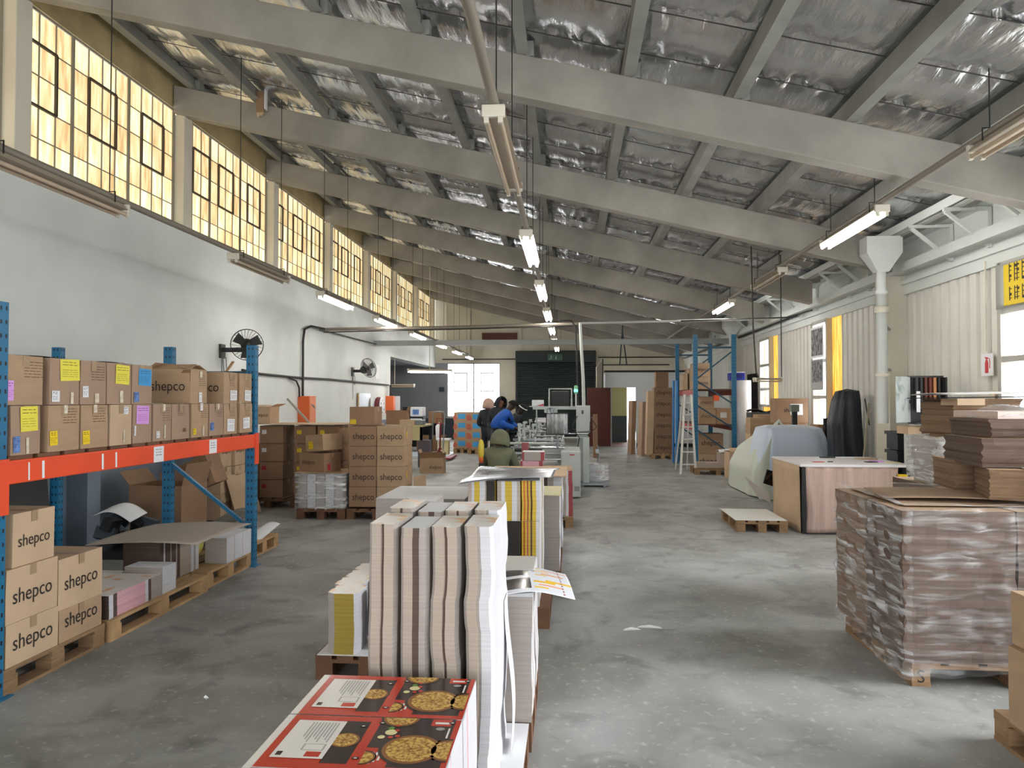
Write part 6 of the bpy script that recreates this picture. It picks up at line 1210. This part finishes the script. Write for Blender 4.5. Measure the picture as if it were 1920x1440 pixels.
# fire extinguisher sign
t = thing('fire_extinguisher_sign', 'white sign with a red fire extinguisher on the corrugated wall', 'sign', (XR-.045, 8.15, 1.86)); MB().box(0, .008, -.11, .11, 0, .24).build('sign_plate', white, t); T = TR(-.002, 0, 0, 0, 0, 0)
B = MB().box(-.004, -.001, -.03, .03, .03, .15).box(-.004, -.001, -.02, .02, .15, .17).box(-.004, -.001, -.01, .01, .17, .195).bar((-.0025, -.03, .19), (-.0025, .03, .20), .012, .003, up=(1,0,0)).tube([(-.0025, .02, .19), (-.0025, -.05, .185), (-.0025, -.06, .15), (-.0025, -.055, .08)], .004, 5); B.build('extinguisher_symbol', mat('sign_red', rgb('c22a35'), .5), t)
tag(MB().tube([(XR-.05, 8.15, 2.12), (XR-.05, 8.15, 3.1)], .008, 5).build('thin_conduit', creamw), 'thin cream conduit above the fire extinguisher sign', 'pipe')
tag(MB().box(XR-.08, XR-.04, 8.02, 8.28, 1.55, 1.70).build('socket_plate', creamw), 'small cream socket plate below the fire extinguisher sign', 'socket')
# open cabinet, crates and clutter near the pilaster
t = thing('wall_cabinet', 'open black cabinet with white door and hanging brown rolls', 'cabinet', (3.95, 8.7, 1.34)); MB().box(-.04, .0, -.02, .02, 0, .0).build('x', blk) if False else None
MB().box(0, .34, .1, .13, -.02, .54).box(0, .34, -.1, .1, -.02, .0).box(.32, .34, -.1, .1, 0, .52).build('cabinet_body', blk, t)
d_ = MB().slab((-.22, -.1, 0), (-.0, .05, .0), (-.0, .05, .53), (-.22, -.1, .53), .012).build('cabinet_door', mat('dirty_white_metal', rgb('c3cac8'), .35, col2=rgb('8f9a98'), vs=8, lo=.55, hi=.7), t); MB().box(-.02, .0, .0, .03, .22, .26).build('latch', blk, t)
for i, (u, c) in enumerate(((.05, '2b2b2d'), (.10, '2b2b2d'), (.15, '5d2f22'), (.20, '6d3323'), (.25, 'c98a5a'), (.30, '2b2a28'))): MB().tube([(u, .0, .14), (u, .0, .52)], .02, 8).build('hanging_roll', mat('roll_'+c, rgb(c), .5), t)
MB().box(.01, .05, -.08, -.075, .12, .36).build('paper_note', white, t); MB().bar((0, .0, .53), (.34, 0, .53), .03, .02).build('hook_rail', blk, t)
t = thing('metal_cupboard', 'pale grey-green metal cupboard below the open cabinet', 'cupboard', (4.17, 8.9, 0)) if False else None
tag(MB().box(-.19, .24, -.2, .2, 0, 1.20).build('metal_cupboard', mat('grey_white_cupboard', rgb('b9bdb6'), .4, var=.06), loc=(4.23, 8.93, 0)).copy() and bpy.data.objects['metal_cupboard'], 'pale grey metal cupboard below the open cabinet', 'cupboard')
MB().box(0, 0, 0, 0, 0, 0)
tag(MB().box(-.2, .12, -.15, .15, 0, .09).build('tan_box', card_l, loc=(4.10, 8.85, 1.202), bevel=.004), 'small tan box on the pale metal cupboard', 'box')
tag(MB().tube([(0, 0, 0), (0, 0, .10)], .06, 12).build('paper_roll', white, loc=(4.34, 8.85, 1.202)), 'white roll on the pale metal cupboard', 'roll')
t = thing('stacked_black_crates', 'black ribbed plastic crates beside the pale cupboard', 'crates', (4.27, 9.62, 0))
for i in range(5): MB().box(-.16, .16, -.16, .16, .01+i*.24, .235+i*.24).box(-.18, .18, -.18, .18, .20+i*.24, .24+i*.24).build('crate', blk, t)
tag(MB().tube([(3.78, 9.9, .02), (4.22, 10.6, 1.55)], .012, 6).build('leaning_rod', mat('dull_brass', rgb('8d8468'), .4)), 'long thin rod leaning against the wall by the black crates', 'rod')
tag(MB().box(4.16, 4.48, 12.2, 12.3, .0, 1.3).build('shade_sheet', blk_m), 'black sheet added for the shade right of the dark tarpaulin', 'panel')  # matt black sheet put in for the shaded region beside the tarpaulin
tag(MB().box(-.12, .12, -.15, .15, 0, .75).build('brown_pack', card_d, loc=(3.75, 10.6, 0)), 'brown carton pack in the shadow beside the leaning rod', 'carton')
# hanging light at the windows
t = fitting('pale light fitting hanging low in front of the farthest right window, unlit', 3.0-.42+.15, 10.95, 1.90, False, None, 1.0, 0)
t.rotation_euler = (0, 0, -PI/2*.75); t.scale = (.6, .45, .6)
conduit('thin black flex from the roof to the low hanging fitting, left', [(2.70, 11.0, 3.9), (2.72, 11.0, 2.7), (2.76, 11.0, 2.0), (2.78, 10.95, 1.94)], .010, black_c, 'flex', 'cable')
conduit('thin black flex from the roof to the low hanging fitting, right', [(3.10, 10.9, 3.75), (3.10, 10.9, 1.94)], .008, black_c, 'flex', 'cable')
conduit('black pipe along the right wall below the brackets', [(XR-.07, 14.6, 3.28), (XR-.07, 20, 3.26), (XR-.07, 28, 3.24)], .022, black_c)
conduit('black pipe crossing to the right wall', [(2.2, 14.6, 3.18), (4.2, 14.4, 3.21), (XR-.1, 13.6, 3.25)], .014, black_c)

t = thing('torn_board', 'torn brown board dangling from the roof above the second beam near the clerestory', 'board', (-4.30, 9.62, 5.62))
MB().box(-.055, .055, -.01, .01, -.02, .28).build('brown_strip', card_d, t); MB().add([(-.05, -.012, -.02), (.06, -.012, -.02), (.03, -.012, -.07), (.0, -.012, -.06), (-.03, -.012, -.10)], [(0,1,2,3,4)]).build('torn_end', card_l, t); MB().box(.06, .075, -.01, .06, .03, .30).build('pale_edge', white, t)
t = thing('roof_strut', 'pair of crossed dark struts hanging before the end wall right of the shutter', 'strut', (1.75, 24.2, 2.75)); MB().bar((-.12, 0, 0), (.03, 0, 1.85), .04, .03).build('strut_bar', dado_d, t); MB().bar((.12, .03, 0), (-.03, .03, 1.2), .04, .03).build('strut_bar', dado_d, t)
